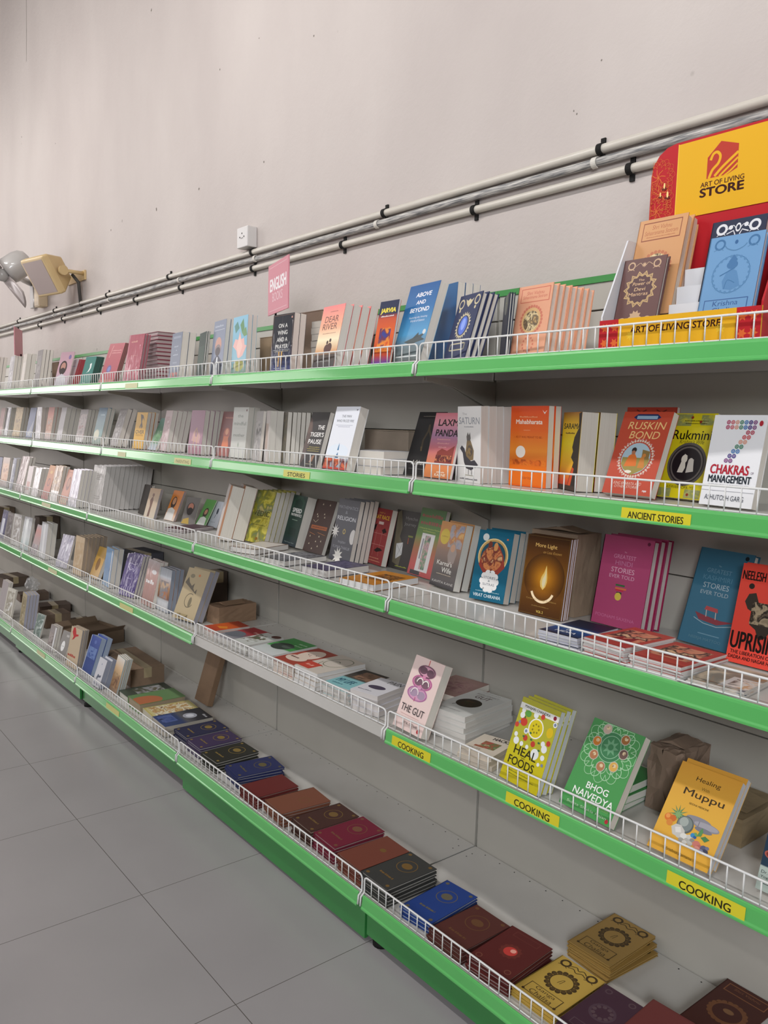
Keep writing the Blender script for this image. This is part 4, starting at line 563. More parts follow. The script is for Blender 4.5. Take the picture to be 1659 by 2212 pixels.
(3,.5235,-.3759,.0446,1.5708,.1052,.1586,.007,4,1,0,0,('g',((0,'1c2840'),(.4,'2c5a9c'),(.6,'182440'),(1,'141a2c'))),'dedad6','c8c8d4',.38,0,[('t','YOGA',.5,.45,.34,.09,'e8ecf4',.1,.03),('t','OF',.45,.33,.12,.08,'e8ecf4',.1,.03),('t','NIDRA',.5,.2,.5,.08,'e8ecf4',.1,.03)],'dark blue magazine with white title lying flat','magazine','magazine','row or pile of the dark blue magazine with white title lying flat'),
(3,.8945,-.3759,.0733,1.5708,.1076,.1505,.0039,3,1,0,0,('n',3,('a8825c','8a8478','c8b8a0','6a747c')),'dedad6','cfc8c0',.38,0,[('r',.75,.3,.5,.5,'d0ccc8'),('m',.8,.3,.4,.4,6,['4a443c','e0d8d0','c89868'])],'open travel magazine with brown sketches lying flat','magazine','magazine','row or pile of the open travel magazine with brown sketches lying flat'),
(3,-.2474,-.3759,.113,1.5708,.1445,.1933,.0208,1,1,0,0,'c8842c',None,'e2e0e0',.38,0,[('m',.6,.55,.6,.5,9,['c8842c','3a2810','a86820','201810'])],'ochre paperback with black skeletal drawing lying flat','paperback_book','book',None),
(3,-.4675,-.367,.0858,1.5708,.1233,.1803,.0238,1,1,0,0,'4a465c',None,'d2cecb',.38,0,[('m',.5,.5,.9,.9,7,['3c3850','6a6480','504a60'])],'thick white paged book with indigo patterned top','paperback_book','book',None),
(3,-.7137,-.3741,.1293,1.5708,.13,.1871,.0187,1,1,0,0,'5c5c60',None,'d6d2ce',.38,0,[('m',.5,.5,.9,.9,8,['2c2c30','8a8a90','505056'])],'thick white paged book with black and white patterned top','paperback_book','book',None),
(3,-.9651,-.3599,.3085,1.5708,.1295,.1824,.0203,1,1,0,0,'7c6454',None,'dedad6',.38,0,[('r',.5,.5,.9,.9,'d8d0c8')],'thick book with brown edged top below mottled row','paperback_book','book',None),
(3,-1.6117,-.3285,.2828,1.5708,.1185,.1751,.0072,2,1,0,0,'5c4650',None,'c8c0c0',.38,0,[],'thin purple brown booklet lying flat','booklet','booklet','row or pile of the thin purple brown booklet lying flat'),
(4,1.0345,-.3362,.0042,.3491,.0831,.1114,.0199,1,0,0,0,('g',((0,'a8b4ac'),(.38,'b0bcb4'),(.4,'2c3e50'),(1,'24384c'))),None,'e2dcd3',.38,0,[('t','Dr.',.12,.3,.14,.05,'20282c',0,0),('t','Yoga',.16,.22,.22,.05,'20282c',0,0),('r',.3,.12,.4,.01,'40484c'),('e',.25,.6,.22,.08,'a8584c'),('e',.25,.6,.18,.06,'7a3430')],'dark covered book with pale base panel at right frame edge','paperback_book','book',None),
(4,.8274,-.371,-.0022,.6594,.131,.1898,.018,2,0,.0,0,('g',((0,'dfa63a'),(.5,'e0ac42'),(1,'d69a3c'))),None,'d0d0d4',.38,0,[('t','Healing',.52,.86,.4,.065,'3c2c14',.05,0),('t','With',.52,.78,.13,.035,'7a5c20',0,0),('t','Muppu',.54,.69,.66,.1,'3c2c14',0,.01),('t','SIDDHA MEDICINE',.52,.59,.32,.02,'5c4418',0,.02),('s',.27,.44,.15,11,.3,'64895a'),('s',.27,.43,.1,9,.35,'86a870'),('e',.6,.455,.2,.035,'8a8890'),('e',.74,.42,.21,.042,'8e8c94'),('e',.74,.425,.19,.03,'a3a0a8'),('r',.62,.42,.012,.06,'7a7880'),('e',.72,.375,.14,.025,'7a7a84'),('c',.43,.36,.135,'5c6462'),('c',.425,.365,.115,'7c8684'),('c',.4,.385,.07,'a4aca6'),('c',.14,.37,.06,'d8762e'),('c',.13,.38,.035,'e89a50'),('c',.22,.375,.05,'cc6a30'),('c',.19,.32,.05,'d8883c'),('p',[.24,.29,.3,.335,.38,.34,.46,.3,.5,.24,.42,.21,.3,.22],'c8c4be'),('p',[.3,.3,.38,.32,.42,.27,.34,.25],'dedad4'),('e',.4,.23,.05,.025,'c4c2bc'),('e',.48,.245,.06,.03,'dcdad4'),('e',.55,.22,.05,.025,'b0aea8'),('e',.46,.2,.045,.0225,'a09e98'),('e',.56,.26,.045,.0225,'c8c6c0'),('e',.62,.24,.04,.02,'8e8c88'),('e',.52,.19,.04,.02,'d0cec8'),('e',.6,.2,.045,.0225,'b8b6b0'),('e',.7,.22,.06,.036,'c8786c'),('e',.76,.2,.05,.03,'b86860'),('e',.73,.18,.045,.027,'d89084'),('e',.82,.21,.05,.03,'5a5c78'),('e',.86,.185,.045,.027,'44465c'),('e',.8,.17,.04,.024,'8a8ca8'),('e',.87,.225,.03,.018,'70728c'),('c',.6,.29,.035,'3a8ac0'),('c',.64,.28,.025,'2c5c9c'),('p',[.66,.3,.68,.37,.7,.4,.73,.36,.72,.31],'5a9058'),('p',[.72,.3,.78,.33,.86,.31,.8,.27],'4a8050'),('p',[.68,.3,.64,.33,.6,.32,.64,.29],'6aa060'),('t','Krishna Ramana',.5,.06,.44,.03,'6a4c18',.15,0)],'golden yellow paperback with stones and herbs','paperback_book','book','row or pile of the golden yellow paperback with stones and herbs'),
(4,.598,-.366,-.0708,.5441,.1409,.2065,.0232,1,0,0,0,('g',((0,'4a9a50'),(1,'488f50'))),None,'e2dcd3',.38,0,[('mandala',.5,.72,.47,'a8d0a8'),('c',.5,.76,.24,'3c7c50'),('o',.5,.76,.24,.012,'90bc98'),('o',.5,.76,.18,.01,'90bc98'),('s',.5,.76,.15,8,.5,'6aa078'),('c',.5,.76,.05,'3c7c50'),('bowl',.32,.93,.085,'c0a898'),('bowl',.22,.77,.085,'c87a28'),('bowl',.26,.62,.085,'b0744c'),('bowl',.46,.53,.085,'b07850'),('bowl',.68,.58,.085,'d8a850'),('bowl',.76,.74,.085,'6a5048'),('bowl',.7,.89,.085,'9a6430'),('t','BHOG',.57,.3,.42,.07,'f2f4ee',0,.015),('t','NAIVEDYA',.55,.2,.78,.075,'f2f4ee',0,.015),('t','FOOD OFFERINGS TO THE GODS',.55,.125,.7,.022,'8cb06c',0,0),('t','Sujata Shukla Rajan',.52,.06,.78,.035,'c0dcb8',.1,0),('e',.93,.04,.03,.022,'b82838')],'green paperback with white mandala and food bowls','paperback_book','book',None),
(4,.4146,-.3645,-.0903,.3541,.1269,.1999,.016,3,0,0,0,('g',((0,'c8b81c'),(.4,'c8bc1c'),(.5,'b4b030'),(1,'b0aa34'))),None,'d8dadc',.38,0,[('r',.5,.9,1,.07,'e8e6e0'),('t','MANJARI CHANDRA',.45,.9,.66,.04,'26241c',0,.02),('c',.9,.9,.04,'8c2030'),('c',.53,.7,.19,'f0eee4'),('c',.53,.7,.165,'d8c41c'),('k',.53,.7,.08,7,.02,'8a7c18'),('e',.2,.72,.09,.05,'c8402c'),('r',.2,.775,.03,.03,'3a6a30'),('e',.88,.72,.08,.06,'d8b820'),('e',.25,.83,.08,.04,'5a9a44'),('c',.62,.86,.05,'c84434'),('c',.05,.66,.05,'c84434'),('c',.35,.55,.055,'c04030'),('c',.57,.52,.055,'c04030'),('c',.92,.6,.05,'c04030'),('c',.12,.79,.06,'e4e6e6'),('c',.1,.55,.045,'e4e6e6'),('c',.15,.48,.07,'e4e6e6'),('c',.32,.63,.055,'e4e6e6'),('c',.8,.57,.05,'e4e6e6'),('c',.86,.52,.07,'e4e6e6'),('c',.68,.42,.1,'e4e6e6'),('c',.88,.42,.05,'e4e6e6'),('c',.45,.46,.04,'e4e6e6'),('c',.95,.83,.05,'e4e6e6'),('c',.12,.85,.05,'e4e6e6'),('c',.45,.85,.06,'e4e6e6'),('c',.3,.47,.045,'e4e6e6'),('c',.83,.33,.035,'e4e6e6'),('c',.1,.7,.03,'7a86a0'),('c',.32,.63,.03,'7a86a0'),('c',.92,.34,.03,'7a86a0'),('c',.95,.83,.03,'7a86a0'),('e',.3,.56,.03,.012,'3c6c40'),('e',.44,.63,.03,.012,'3c6c40'),('e',.7,.56,.03,.012,'3c6c40'),('e',.5,.56,.03,.012,'3c6c40'),('e',.75,.48,.03,.012,'3c6c40'),('t','HEAL',.46,.385,.58,.1,'282410',0,.012),('t','with',.44,.318,.1,.022,'5a5418',0,0),('t','FOODS',.43,.25,.66,.095,'282410',0,.012),('w',.42,.13,.54,.0144,'7c7a20'),('w',.5,.095,.72,.0144,'7c7a20')],'yellow paperback with vegetables around a soup bowl','paperback_book','book','row or pile of the yellow paperback with vegetables around a soup bowl'),
(4,.0113,-.3684,-.0593,.3924,.1277,.2048,.0297,1,0,0,0,'e8cfc9',None,'e2dcd3',.38,0,[('r',.51,.92,.03,.14,'c86868'),('e',.52,.83,.3,.085,'d49ab0'),('e',.4,.835,.13,.05,'6a4858'),('e',.64,.825,.12,.05,'6a4858'),('e',.48,.67,.34,.1,'d88aae'),('e',.35,.675,.14,.06,'7a5868'),('e',.6,.665,.14,.06,'7a5868'),('e',.44,.51,.34,.1,'d49cbc'),('e',.32,.515,.14,.055,'a890a8'),('e',.58,.505,.13,.055,'a890a8'),('c',.79,.67,.016,'b05c8c'),('c',.7868421107384507,.6828134556813038,.016,'b05c8c'),('c',.7774327801446943,.6953658566909989,.016,'b05c8c'),('c',.7619637090189917,.7074014669493747,.016,'b05c8c'),('c',.7407500561587232,.7186750792022949,.016,'b05c8c'),('c',.714224017477216,.7289570107460667,.016,'b05c8c'),('c',.682926020669333,.738037782863206,.016,'b05c8c'),('c',.6474937148191233,.7457323886327107,.016,'b05c8c'),('c',.608648979269531,.7518840621647012,.016,'b05c8c'),('c',.5671832164286836,.7563674724670016,.016,'b05c8c'),('c',.5239412281494655,.7590912768734912,.016,'b05c8c'),('c',.4798040041766185,.7599999820120031,.016,'b05c8c'),('c',.4356707733205841,.759075074397384,.016,'b05c8c'),('c',.392440683038122,.7563353976155957,.016,'b05c8c'),('c',.35099448067038586,.7518367684143114,.016,'b05c8c'),('c',.31217656955536954,.7456708395215725,.016,'b05c8c'),('c',.2767778055941434,.7379632323608493,.016,'b05c8c'),('c',.24551938476467686,.7288709777055936,.016,'b05c8c'),('c',.21903814985064962,.718579316416058,.016,'b05c8c'),('c',.1978736157383043,.7072979254384986,.016,'b05c8c'),('c',.18245697762118307,.6952566459562921,.016,'b05c8c'),('c',.1731023260538619,.6827008007253881,.016,'b05c8c'),('c',.17000024783459855,.6698861959962661,.016,'b05c8c'),('c',.17321394308918092,.6570739098506364,.016,'b05c8c'),('c',.1826779376644841,.644524973132597,.016,'b05c8c'),('c',.19819941706476168,.6324950513421851,.016,'b05c8c'),('c',.21946215475374586,.6212292358396536,.016,'b05c8c'),('c',.24603295478937745,.6109570504817641,.016,'b05c8c'),('c',.2773704775322803,.6018877754222866,.016,'b05c8c'),('c',.3128362686175941,.5942061833471586,.016,'b05c8c'),('c',.3517077664916368,.5880687750120296,.016,'b05c8c'),('c',.39319302350462326,.5836005907773851,.016,'b05c8c'),('c',.4364468406395598,.5808926631013749,.016,'b05c8c'),('c',.4805879871567604,.5800001618919286,.016,'b05c8c'),('c',.5247171543299074,.5809412705037899,.016,'b05c8c'),('c',.5679352774936002,.5836968152803176,.016,'b05c8c'),('c',.609361853118529,.5882106561875795,.016,'b05c8c'),('c',.6481528777317341,.5943908305821601,.016,'b05c8c'),('c',.6835180432037289,.6021114268101554,.016,'b05c8c'),('c',.7147368380746616,.6112151494656223,.016,'b05c8c'),('c',.741173226879491,.6215165240452459,.016,'b05c8c'),('c',.7622886084032435,.6328056757092574,.016,'b05c8c'),('c',.7776527888616134,.6448526051620967,.016,'b05c8c'),('c',.7869527464450394,.6574118745382558,.016,'b05c8c'),('c',.75,.51,.016,'b070a0'),('c',.7468421107384506,.5228134556813038,.016,'b070a0'),('c',.7374327801446944,.5353658566909989,.016,'b070a0'),('c',.7219637090189917,.5474014669493746,.016,'b070a0'),('c',.7007500561587232,.5586750792022949,.016,'b070a0'),('c',.6742240174772159,.5689570107460666,.016,'b070a0'),('c',.642926020669333,.578037782863206,.016,'b070a0'),('c',.6074937148191233,.5857323886327107,.016,'b070a0'),('c',.5686489792695311,.5918840621647011,.016,'b070a0'),('c',.5271832164286836,.5963674724670016,.016,'b070a0'),('c',.48394122814946555,.5990912768734912,.016,'b070a0'),('c',.4398040041766185,.5999999820120031,.016,'b070a0'),('c',.39567077332058415,.5990750743973839,.016,'b070a0'),('c',.35244068303812204,.5963353976155956,.016,'b070a0'),('c',.3109944806703858,.5918367684143113,.016,'b070a0'),('c',.27217656955536956,.5856708395215725,.016,'b070a0'),('c',.2367778055941434,.5779632323608492,.016,'b070a0'),('c',.20551938476467688,.5688709777055936,.016,'b070a0'),('c',.17903814985064964,.558579316416058,.016,'b070a0'),('c',.15787361573830433,.5472979254384986,.016,'b070a0'),('c',.1424569776211831,.5352566459562921,.016,'b070a0'),('c',.1331023260538619,.522700800725388,.016,'b070a0'),('c',.13000024783459857,.5098861959962661,.016,'b070a0'),('c',.13321394308918094,.4970739098506364,.016,'b070a0'),('c',.1426779376644841,.484524973132597,.016,'b070a0'),('c',.1581994170647617,.472495051342185,.016,'b070a0'),('c',.17946215475374588,.46122923583965353,.016,'b070a0'),('c',.20603295478937747,.4509570504817641,.016,'b070a0'),('c',.2373704775322803,.44188777542228647,.016,'b070a0'),('c',.27283626861759414,.4342061833471585,.016,'b070a0'),('c',.3117077664916368,.42806877501202956,.016,'b070a0'),('c',.3531930235046232,.4236005907773851,.016,'b070a0'),('c',.3964468406395598,.42089266310137485,.016,'b070a0'),('c',.4405879871567604,.42000016189192857,.016,'b070a0'),('c',.4847171543299074,.4209412705037898,.016,'b070a0'),('c',.5279352774936001,.42369681528031755,.016,'b070a0'),('c',.5693618531185289,.4282106561875795,.016,'b070a0'),('c',.6081528777317342,.4343908305821601,.016,'b070a0'),('c',.643518043203729,.44211142681015536,.016,'b070a0'),('c',.6747368380746617,.45121514946562225,.016,'b070a0'),('c',.7011732268794911,.46151652404524596,.016,'b070a0'),('c',.7222886084032436,.47280567570925736,.016,'b070a0'),('c',.7376527888616135,.48485260516209666,.016,'b070a0'),('c',.7469527464450395,.49741187453825575,.016,'b070a0'),('c',.79,.83,.016,'6a4858'),('c',.7872495803205861,.8406778797344198,.016,'6a4858'),('c',.7790543569002177,.8511382139091657,.016,'6a4858'),('c',.7655812949520251,.8611678891244788,.016,'6a4858'),('c',.7471048876221138,.8705625660019123,.016,'6a4858'),('c',.7240015636091881,.8791308422883889,.016,'6a4858'),('c',.6967420180023223,.8866981523860049,.016,'6a4858'),('c',.6658816225843978,.8931103238605922,.016,'6a4858'),('c',.6320491109766884,.8982367184705843,.016,'6a4858'),('c',.5959337691475632,.9019728937225013,.016,'6a4858'),('c',.558271392259212,.9042427307279093,.016,'6a4858'),('c',.5198292939602807,.9049999850100026,.016,'6a4858'),('c',.481390673537283,.9042292286644865,.016,'6a4858'),('c',.44373865942029983,.9019461646796629,.016,'6a4858'),('c',.40764035413227157,.8981973070119261,.016,'6a4858'),('c',.37383120574177353,.8930590329346437,.016,'6a4858'),('c',.34300002422715714,.8866360269673743,.016,'6a4858'),('c',.3157749480208476,.8790591480879947,.016,'6a4858'),('c',.2927106466441142,.8704827636800483,.016,'6a4858'),('c',.27427702015916827,.8610816045320822,.016,'6a4858'),('c',.2608496256700627,.8510472049635768,.016,'6a4858'),('c',.2527020259178797,.84058400060449,.016,'6a4858'),('c',.2500002158559407,.8299051633302217,.016,'6a4858'),('c',.2527992407550931,.8192282582088636,.016,'6a4858'),('c',.26104207474003455,.8087708109438307,.016,'6a4858'),('c',.27456078260479244,.7987458761184875,.016,'6a4858'),('c',.29307994123713355,.7893576965330446,.016,'6a4858'),('c',.3162222509455868,.7807975420681367,.016,'6a4858'),('c',.3435162223668248,.7732398128519054,.016,'6a4858'),('c',.3744057823443562,.7668384861226321,.016,'6a4858'),('c',.4082616030733611,.7617239791766912,.016,'6a4858'),('c',.4443939236975751,.7580004923144875,.016,'6a4858'),('c',.4820666031376811,.7557438859178123,.016,'6a4858'),('c',.5205121178462107,.7550001349099404,.016,'6a4858'),('c',.5589471989325,.7557843920864915,.016,'6a4858'),('c',.5965887900750712,.7580806794002646,.016,'6a4858'),('c',.6326700011032349,.7618422134896495,.016,'6a4858'),('c',.6664557322179621,.7669923588184667,.016,'6a4858'),('c',.6972576505322801,.7734261890084627,.016,'6a4858'),('c',.7244482138069633,.7810126245546851,.016,'6a4858'),('c',.7474734556692343,.7895971033710383,.016,'6a4858'),('c',.7658642718350831,.7990047297577144,.016,'6a4858'),('c',.7792459773955989,.8090438376350805,.016,'6a4858'),('c',.7873459404521312,.8195098954485464,.016,'6a4858'),('r',.5,.75,.1,.03,'d88aae'),('r',.46,.59,.12,.03,'d49cbc'),('arc',.42,.66,.1,0,180,.03,'f0e4e0'),('arc',.62,.65,.1,0,180,.03,'f0e4e0'),('arc',.36,.5,.12,0,180,.03,'e8d8dc'),('r',.42,.43,.02,.06,'c86888'),('t','THE GUT',.48,.285,.78,.095,'3a3234',0,.005),('r',.45,.2,.64,.006,'d0a8a4'),('t','PAYAL KOTHARI',.55,.1,.5,.035,'3a3234',0,0),('c',.86,.06,.045,'b02c30')],'pale pink paperback with drawn looping intestine','paperback_book','book',None),
(4,.0996,-.3101,.1186,1.5708,.1242,.2133,.0158,5,1,0,0,'dcdcd8',None,'d8d4cf',.38,0,[('e',.48,.46,.3,.17,'33291c'),('m',.48,.46,.3,.16,5,['5a3a20','2c3018','402818']),('l',[.3,.35,.24,.28],.02,'33291c'),('t','GUT',.5,.75,.4,.11,'6a5450',0,.01),('t','BRAIN CONNECT',.5,.86,.6,.05,'9a9490',0,0),('w',.5,.95,.5,.016,'a8a49e'),('w',.4,.12,.6,.016,'8c8a88')],'white paperback with black leaf disc on a crooked pile','paperback_book','book','row or pile of the white paperback with black leaf disc on a crooked pile'),
(4,.2847,-.3759,.226,1.5708,.0954,.126,.0119,3,1,0,0,'d8ccbc',None,'c8bcae',.38,0,[('t','BEAUTY',.3,.2,.4,.09,'5a4c44',0,0),('t','HACKS',.65,.88,.5,.13,'2c2826',0,.03),('m',.55,.5,.5,.36,8,['c87c70','a85848','5a8050','d8a890']),('r',.35,.35,.3,.08,'a06048')],'cream paperback with flower hair and black title lying flat','paperback_book','book','row or pile of the cream paperback with flower hair and black title lying flat'),
(4,-.07,-.1921,.1396,1.5708,.13,.17,.022,3,1,0,0,'a8857e',None,'e2dcd3',.38,0,[('m',.5,.5,.8,.6,5,['8c5c64','b08c86','a07078'])],'dusty pink paperback lying flat at shelf back','paperback_book','book','row or pile of the dusty pink paperback lying flat at shelf back'),
(4,-.1795,-.3759,.2183,1.5708,.1047,.1457,.0158,4,1,0,0,'dddbe0',None,'d4cecb',.38,0,[('e',.5,.42,.3,.11,'4c4458'),('t','PAIN',.73,.85,.5,.17,'4a4a48',0,0),('w',.35,.16,.5,.04000000000000001,'5a586c')],'white paperback with purple leaf beside pink book','paperback_book','book','row or pile of the white paperback with purple leaf beside pink book'),
(4,-.3216,-.3759,.1378,1.5708,.1144,.183,.0094,5,1,0,0,('g',((0,'8cc4c8'),(.45,'88bcc0'),(.5,'4a443e'),(1,'38332f'))),'dedad6','cfcac4',.38,0,[('t','MY LIFE',.42,.3,.6,.16,'2c5c74',0,.02),('w',.35,.13,.4,.04000000000000001,'3a6c80'),('m',.6,.72,.7,.4,5,['3a302a','8a6a54','5a5048'])],'aqua paperback with dark photo portrait','paperback_book','book','row or pile of the aqua paperback with dark photo portrait'),
(4,-.4934,-.3707,.0187,1.5708,.1283,.1952,.0144,4,1,0,0,'d2c8bc',None,'dcdad8',.38,0,[('lc',[.3,.75,.5,.9,.8,.85,.9,.6,.7,.4,.4,.4,.25,.55,.3,.75],.02,'5c6444'),('lc',[.4,.66,.5,.7,.6,.66],.02,'4a5038'),('lc',[.2,.5,.3,.35,.6,.3],.02,'5c6444'),('r',.25,.2,.5,.3,'c84c3c'),('w',.25,.2,.3,.08000000000000002,'e8a090')],'white paperback with green line face drawing','paperback_book','book','row or pile of the white paperback with green line face drawing'),
(4,-.6196,-.3747,.0388,1.5708,.1183,.1904,.0104,5,1,0,0,'a84a3c','dedad6','d6c8bc',.38,0,[('e',.5,.6,.36,.3,'e4d0c0'),('e',.45,.3,.4,.16,'e4d0c0'),('l',[.35,.62,.42,.58,.5,.62],.02,'3a2420'),('l',[.6,.68,.66,.64,.72,.68],.02,'3a2420'),('w',.35,.32,.4,.064,'6a4038'),('r',.55,.55,.05,.02,'b84c44')],'terracotta paperback with large cream sleeping face','paperback_book','book','row or pile of the terracotta paperback with large cream sleeping face'),
(4,-.8111,-.3593,.0811,1.5708,.1402,.1999,.0067,6,1,0,0,('g',((0,'d8dcdc'),(.35,'c8d0cc'),(.4,'4a9a50'),(1,'4c9a54'))),'dedad6','cfcdca',.38,0,[('e',.45,.5,.34,.2,'38443c'),('e',.6,.55,.2,.1,'505c54'),('w',.75,.82,.34,.064,'b8d8b4'),('w',.75,.7,.3,.048,'b8d8b4')],'green magazine with a grey whale photo','magazine','magazine','row or pile of the green magazine with a grey whale photo'),
(4,-.9391,-.3632,.0922,1.5708,.1041,.1657,.0065,6,1,0,0,'cacdc8','dedad6','cac8c4',.38,0,[('m',.4,.5,.7,.6,5,['8a8a78','d8dcd8','6a5c4c','5a6a50']),('e',.75,.9,.22,.1,'5a342c')],'white magazine with brown and grey dog photo','magazine','magazine','row or pile of the white magazine with brown and grey dog photo'),
(4,-1.0875,-.3586,.0749,1.5708,.1231,.1856,.005,5,1,0,0,('g',((0,'b8b4b8'),(.35,'6a6c78'),(.6,'a0363a'),(1,'a82c34'))),'dedad6','c8c4c0',.38,0,[('e',.3,.4,.4,.2,'6c7078'),('w',.75,.75,.36,.096,'d89890')],'crimson magazine with grey fish photo','magazine','magazine','row or pile of the crimson magazine with grey fish photo'),
(4,-1.2079,-.3438,-.0382,1.5708,.1017,.1539,.0081,4,1,0,0,('g',((0,'b84030'),(.5,'d06028'),(1,'a8382c'))),'dedad6','c4bcb6',.38,0,[('p',[.3,.3,.6,.5,.9,.4,.7,.25],'e08830')],'orange red magazine at the far end of white edged shelf','magazine','magazine','row or pile of the orange red magazine at the far end of white edged shelf'),
(4,-1.5016,-.3421,.167,.4036,.1491,.2228,.0244,2,0,0,0,'b8a684',None,'a8a8b4',.38,0,[('e',.6,.88,.05,.025,'c87848'),('p',[.05,.7,.15,.82,.25,.72,.4,.66,.5,.72,.5,.62,.6,.56,.68,.62,.7,.52,.4,.6],'6a6254'),('arc',.5,.38,.2,60,330,.02,'5c5444'),('e',.55,.35,.07,.1,'7a7058'),('m',.4,.07,.5,.08,6,['8a7a5c','a8966c','6a5c44']),('e',.3,.85,.1,.04,'8a8068')],'antique tan paperback with ink mountain drawing','paperback_book','book','row or pile of the antique tan paperback with ink mountain drawing'),
(4,-1.7207,-.321,-.0145,.1337,.1211,.1892,.0197,3,0,0,0,('g',((0,'b8bcc4'),(.25,'c4c8cc'),(.3,'7a4a30'),(.55,'b88860'),(.8,'c8ccd4'),(1,'a8acb4'))),None,'98a0b0',.38,1,[('r',.5,.16,.8,.12,'d4d6da'),('m',.5,.5,.7,.4,4,['b8784c','8a8a90','d0b090'])],'silver glossy paperback with orange window picture','paperback_book','book','row or pile of the silver glossy paperback with orange window picture'),
(4,-1.8544,-.3368,-.0245,.2051,.1322,.2076,.0186,2,0,0,0,('g',((0,'a8847c'),(.4,'b89088'),(.7,'c8a49c'),(1,'b0a4a4'))),None,'e2dcd3',.38,1,[('w',.45,.52,.7,.11200000000000002,'f0eeee'),('e',.65,.75,.2,.05,'e4e2e2')],'rose beige glossy paperback with bright glare patches','paperback_book','book','row or pile of the rose beige glossy paperback with bright glare patches'),  # pale shapes put the glare into the cover colours
(4,-2.0918,-.3539,.1716,.2935,.1338,.2027,.0147,3,0,0,0,'4a3a78','3a2c68','e2dcd3',.36,1,[('lc',[.2,.7,.3,.78,.6,.76,.75,.8,.7,.66,.6,.6,.55,.66,.4,.62,.3,.66,.2,.7],.02,'c8c0dc'),('r',.45,.42,.3,.012,'a89cc8'),('lc',[.12,.02,.15,.2],.04,'b8aecc'),('lc',[.25,.02,.28,.22],.04,'b8aecc'),('lc',[.38,.02,.41000000000000003,.27],.04,'b8aecc'),('lc',[.5,.02,.53,.24],.04,'b8aecc'),('lc',[.65,.02,.68,.25],.04,'b8aecc'),('lc',[.78,.02,.81,.2],.04,'b8aecc'),('lc',[.9,.02,.93,.16],.04,'b8aecc')],'purple paperback with silver line bull and fingers','paperback_book','book','row or pile of the purple paperback with silver line bull and fingers'),
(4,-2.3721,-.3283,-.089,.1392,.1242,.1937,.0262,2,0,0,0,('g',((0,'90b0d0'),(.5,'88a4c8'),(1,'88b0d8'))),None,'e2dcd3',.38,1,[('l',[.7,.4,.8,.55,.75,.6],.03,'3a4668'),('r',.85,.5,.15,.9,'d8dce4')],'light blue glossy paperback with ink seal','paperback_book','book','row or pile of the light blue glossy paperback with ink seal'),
(4,-2.5822,-.3232,.0489,.366,.1098,.1693,.0199,1,0,0,0,('g',((0,'c8a878'),(.5,'c89c50'),(1,'d0a858'))),None,'e2dcd3',.38,0,[('e',.5,.45,.2,.2,'8a6434')],'golden ochre paperback with brown leaf shape','paperback_book','book',None),
(4,-2.7513,-.357,.0147,.1294,.1338,.2082,.0201,6,0,0,0,'d0b898',None,'a89888',.36,1,[('m',.5,.5,.8,.7,3,['d8c4a8','c8ac88','d0b898'])],'cream wrapped paperback fronting a row of six','paperback_book','book','row or pile of the cream wrapped paperback fronting a row of six'),
(4,-3.0007,-.3706,.1918,.2963,.1231,.1876,.0119,1,0,0,0,'a8a4b4',None,'e2dcd3',.38,1,[('e',.6,.62,.08,.12,'e0e0e8'),('e',.7,.85,.08,.05,'8a86a0'),('r',.55,.5,.04,.4,'d8d8e4')],'lilac grey glossy paperback with white ornament','paperback_book','book',None),
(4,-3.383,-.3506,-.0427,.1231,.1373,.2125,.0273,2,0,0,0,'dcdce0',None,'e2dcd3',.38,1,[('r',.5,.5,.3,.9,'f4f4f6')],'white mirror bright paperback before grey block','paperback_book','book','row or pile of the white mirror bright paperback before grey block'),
(4,-3.5115,-.3644,.0123,.2706,.1207,.1865,.0139,1,0,0,0,('g',((0,'b0aaac'),(.5,'a88a88'),(.8,'b07068'),(1,'8a7c80'))),None,'e2dcd3',.38,0,[('m',.5,.2,.8,.3,5,['b8b0b0','8a8084','a09090'])],'greyish red photo paperback leaning','paperback_book','book',None),
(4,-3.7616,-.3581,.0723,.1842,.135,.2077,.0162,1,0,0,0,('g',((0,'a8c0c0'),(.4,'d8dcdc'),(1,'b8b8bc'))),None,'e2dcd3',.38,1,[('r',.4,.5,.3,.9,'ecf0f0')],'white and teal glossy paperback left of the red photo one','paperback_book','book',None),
(4,-3.9765,-.3563,.0793,.1438,.1327,.2039,.0163,1,0,0,0,'cfcbc8',None,'e2dcd3',.38,1,[('m',.5,.5,.8,.8,3,['f0f0f0','a8a09a','d8d4d0'])],'white glossy paperback with swirl of glare','paperback_book','book',None),  # mottled whites are glare painted into the cover
(4,-4.1665,-.3478,.0036,.1502,.1262,.1947,.016,1,0,0,0,'8a8280',None,'e2dcd3',.38,0,[('m',.5,.5,.8,.8,3,['a8a4a4','6a6260','908886'])],'grey brown glossy paperback near left end of fourth shelf','paperback_book','book',None),
(4,-4.3413,-.3444,.0087,.2014,.1267,.1952,.016,1,0,0,0,'4a4870',None,'e2dcd3',.38,1,[('r',.4,.4,.5,.6,'d8dae4')],'indigo and white glossy paperback at left end of fourth shelf','paperback_book','book',None),
(5,-2.0957,-.3993,-.0843,.2688,.1113,.1764,.0096,4,0,0,0,('g',((0,'8a7464'),(.4,'a88458'),(.7,'d8b890'),(1,'e0dcd4'))),None,'b8c0c0',.38,0,[('m',.5,.35,.8,.4,5,['6a4c38','a07c58','b89c78'])],'cream and brown paperback leaning at carton side','paperback_book','book','row or pile of the cream and brown paperback leaning at carton side'),
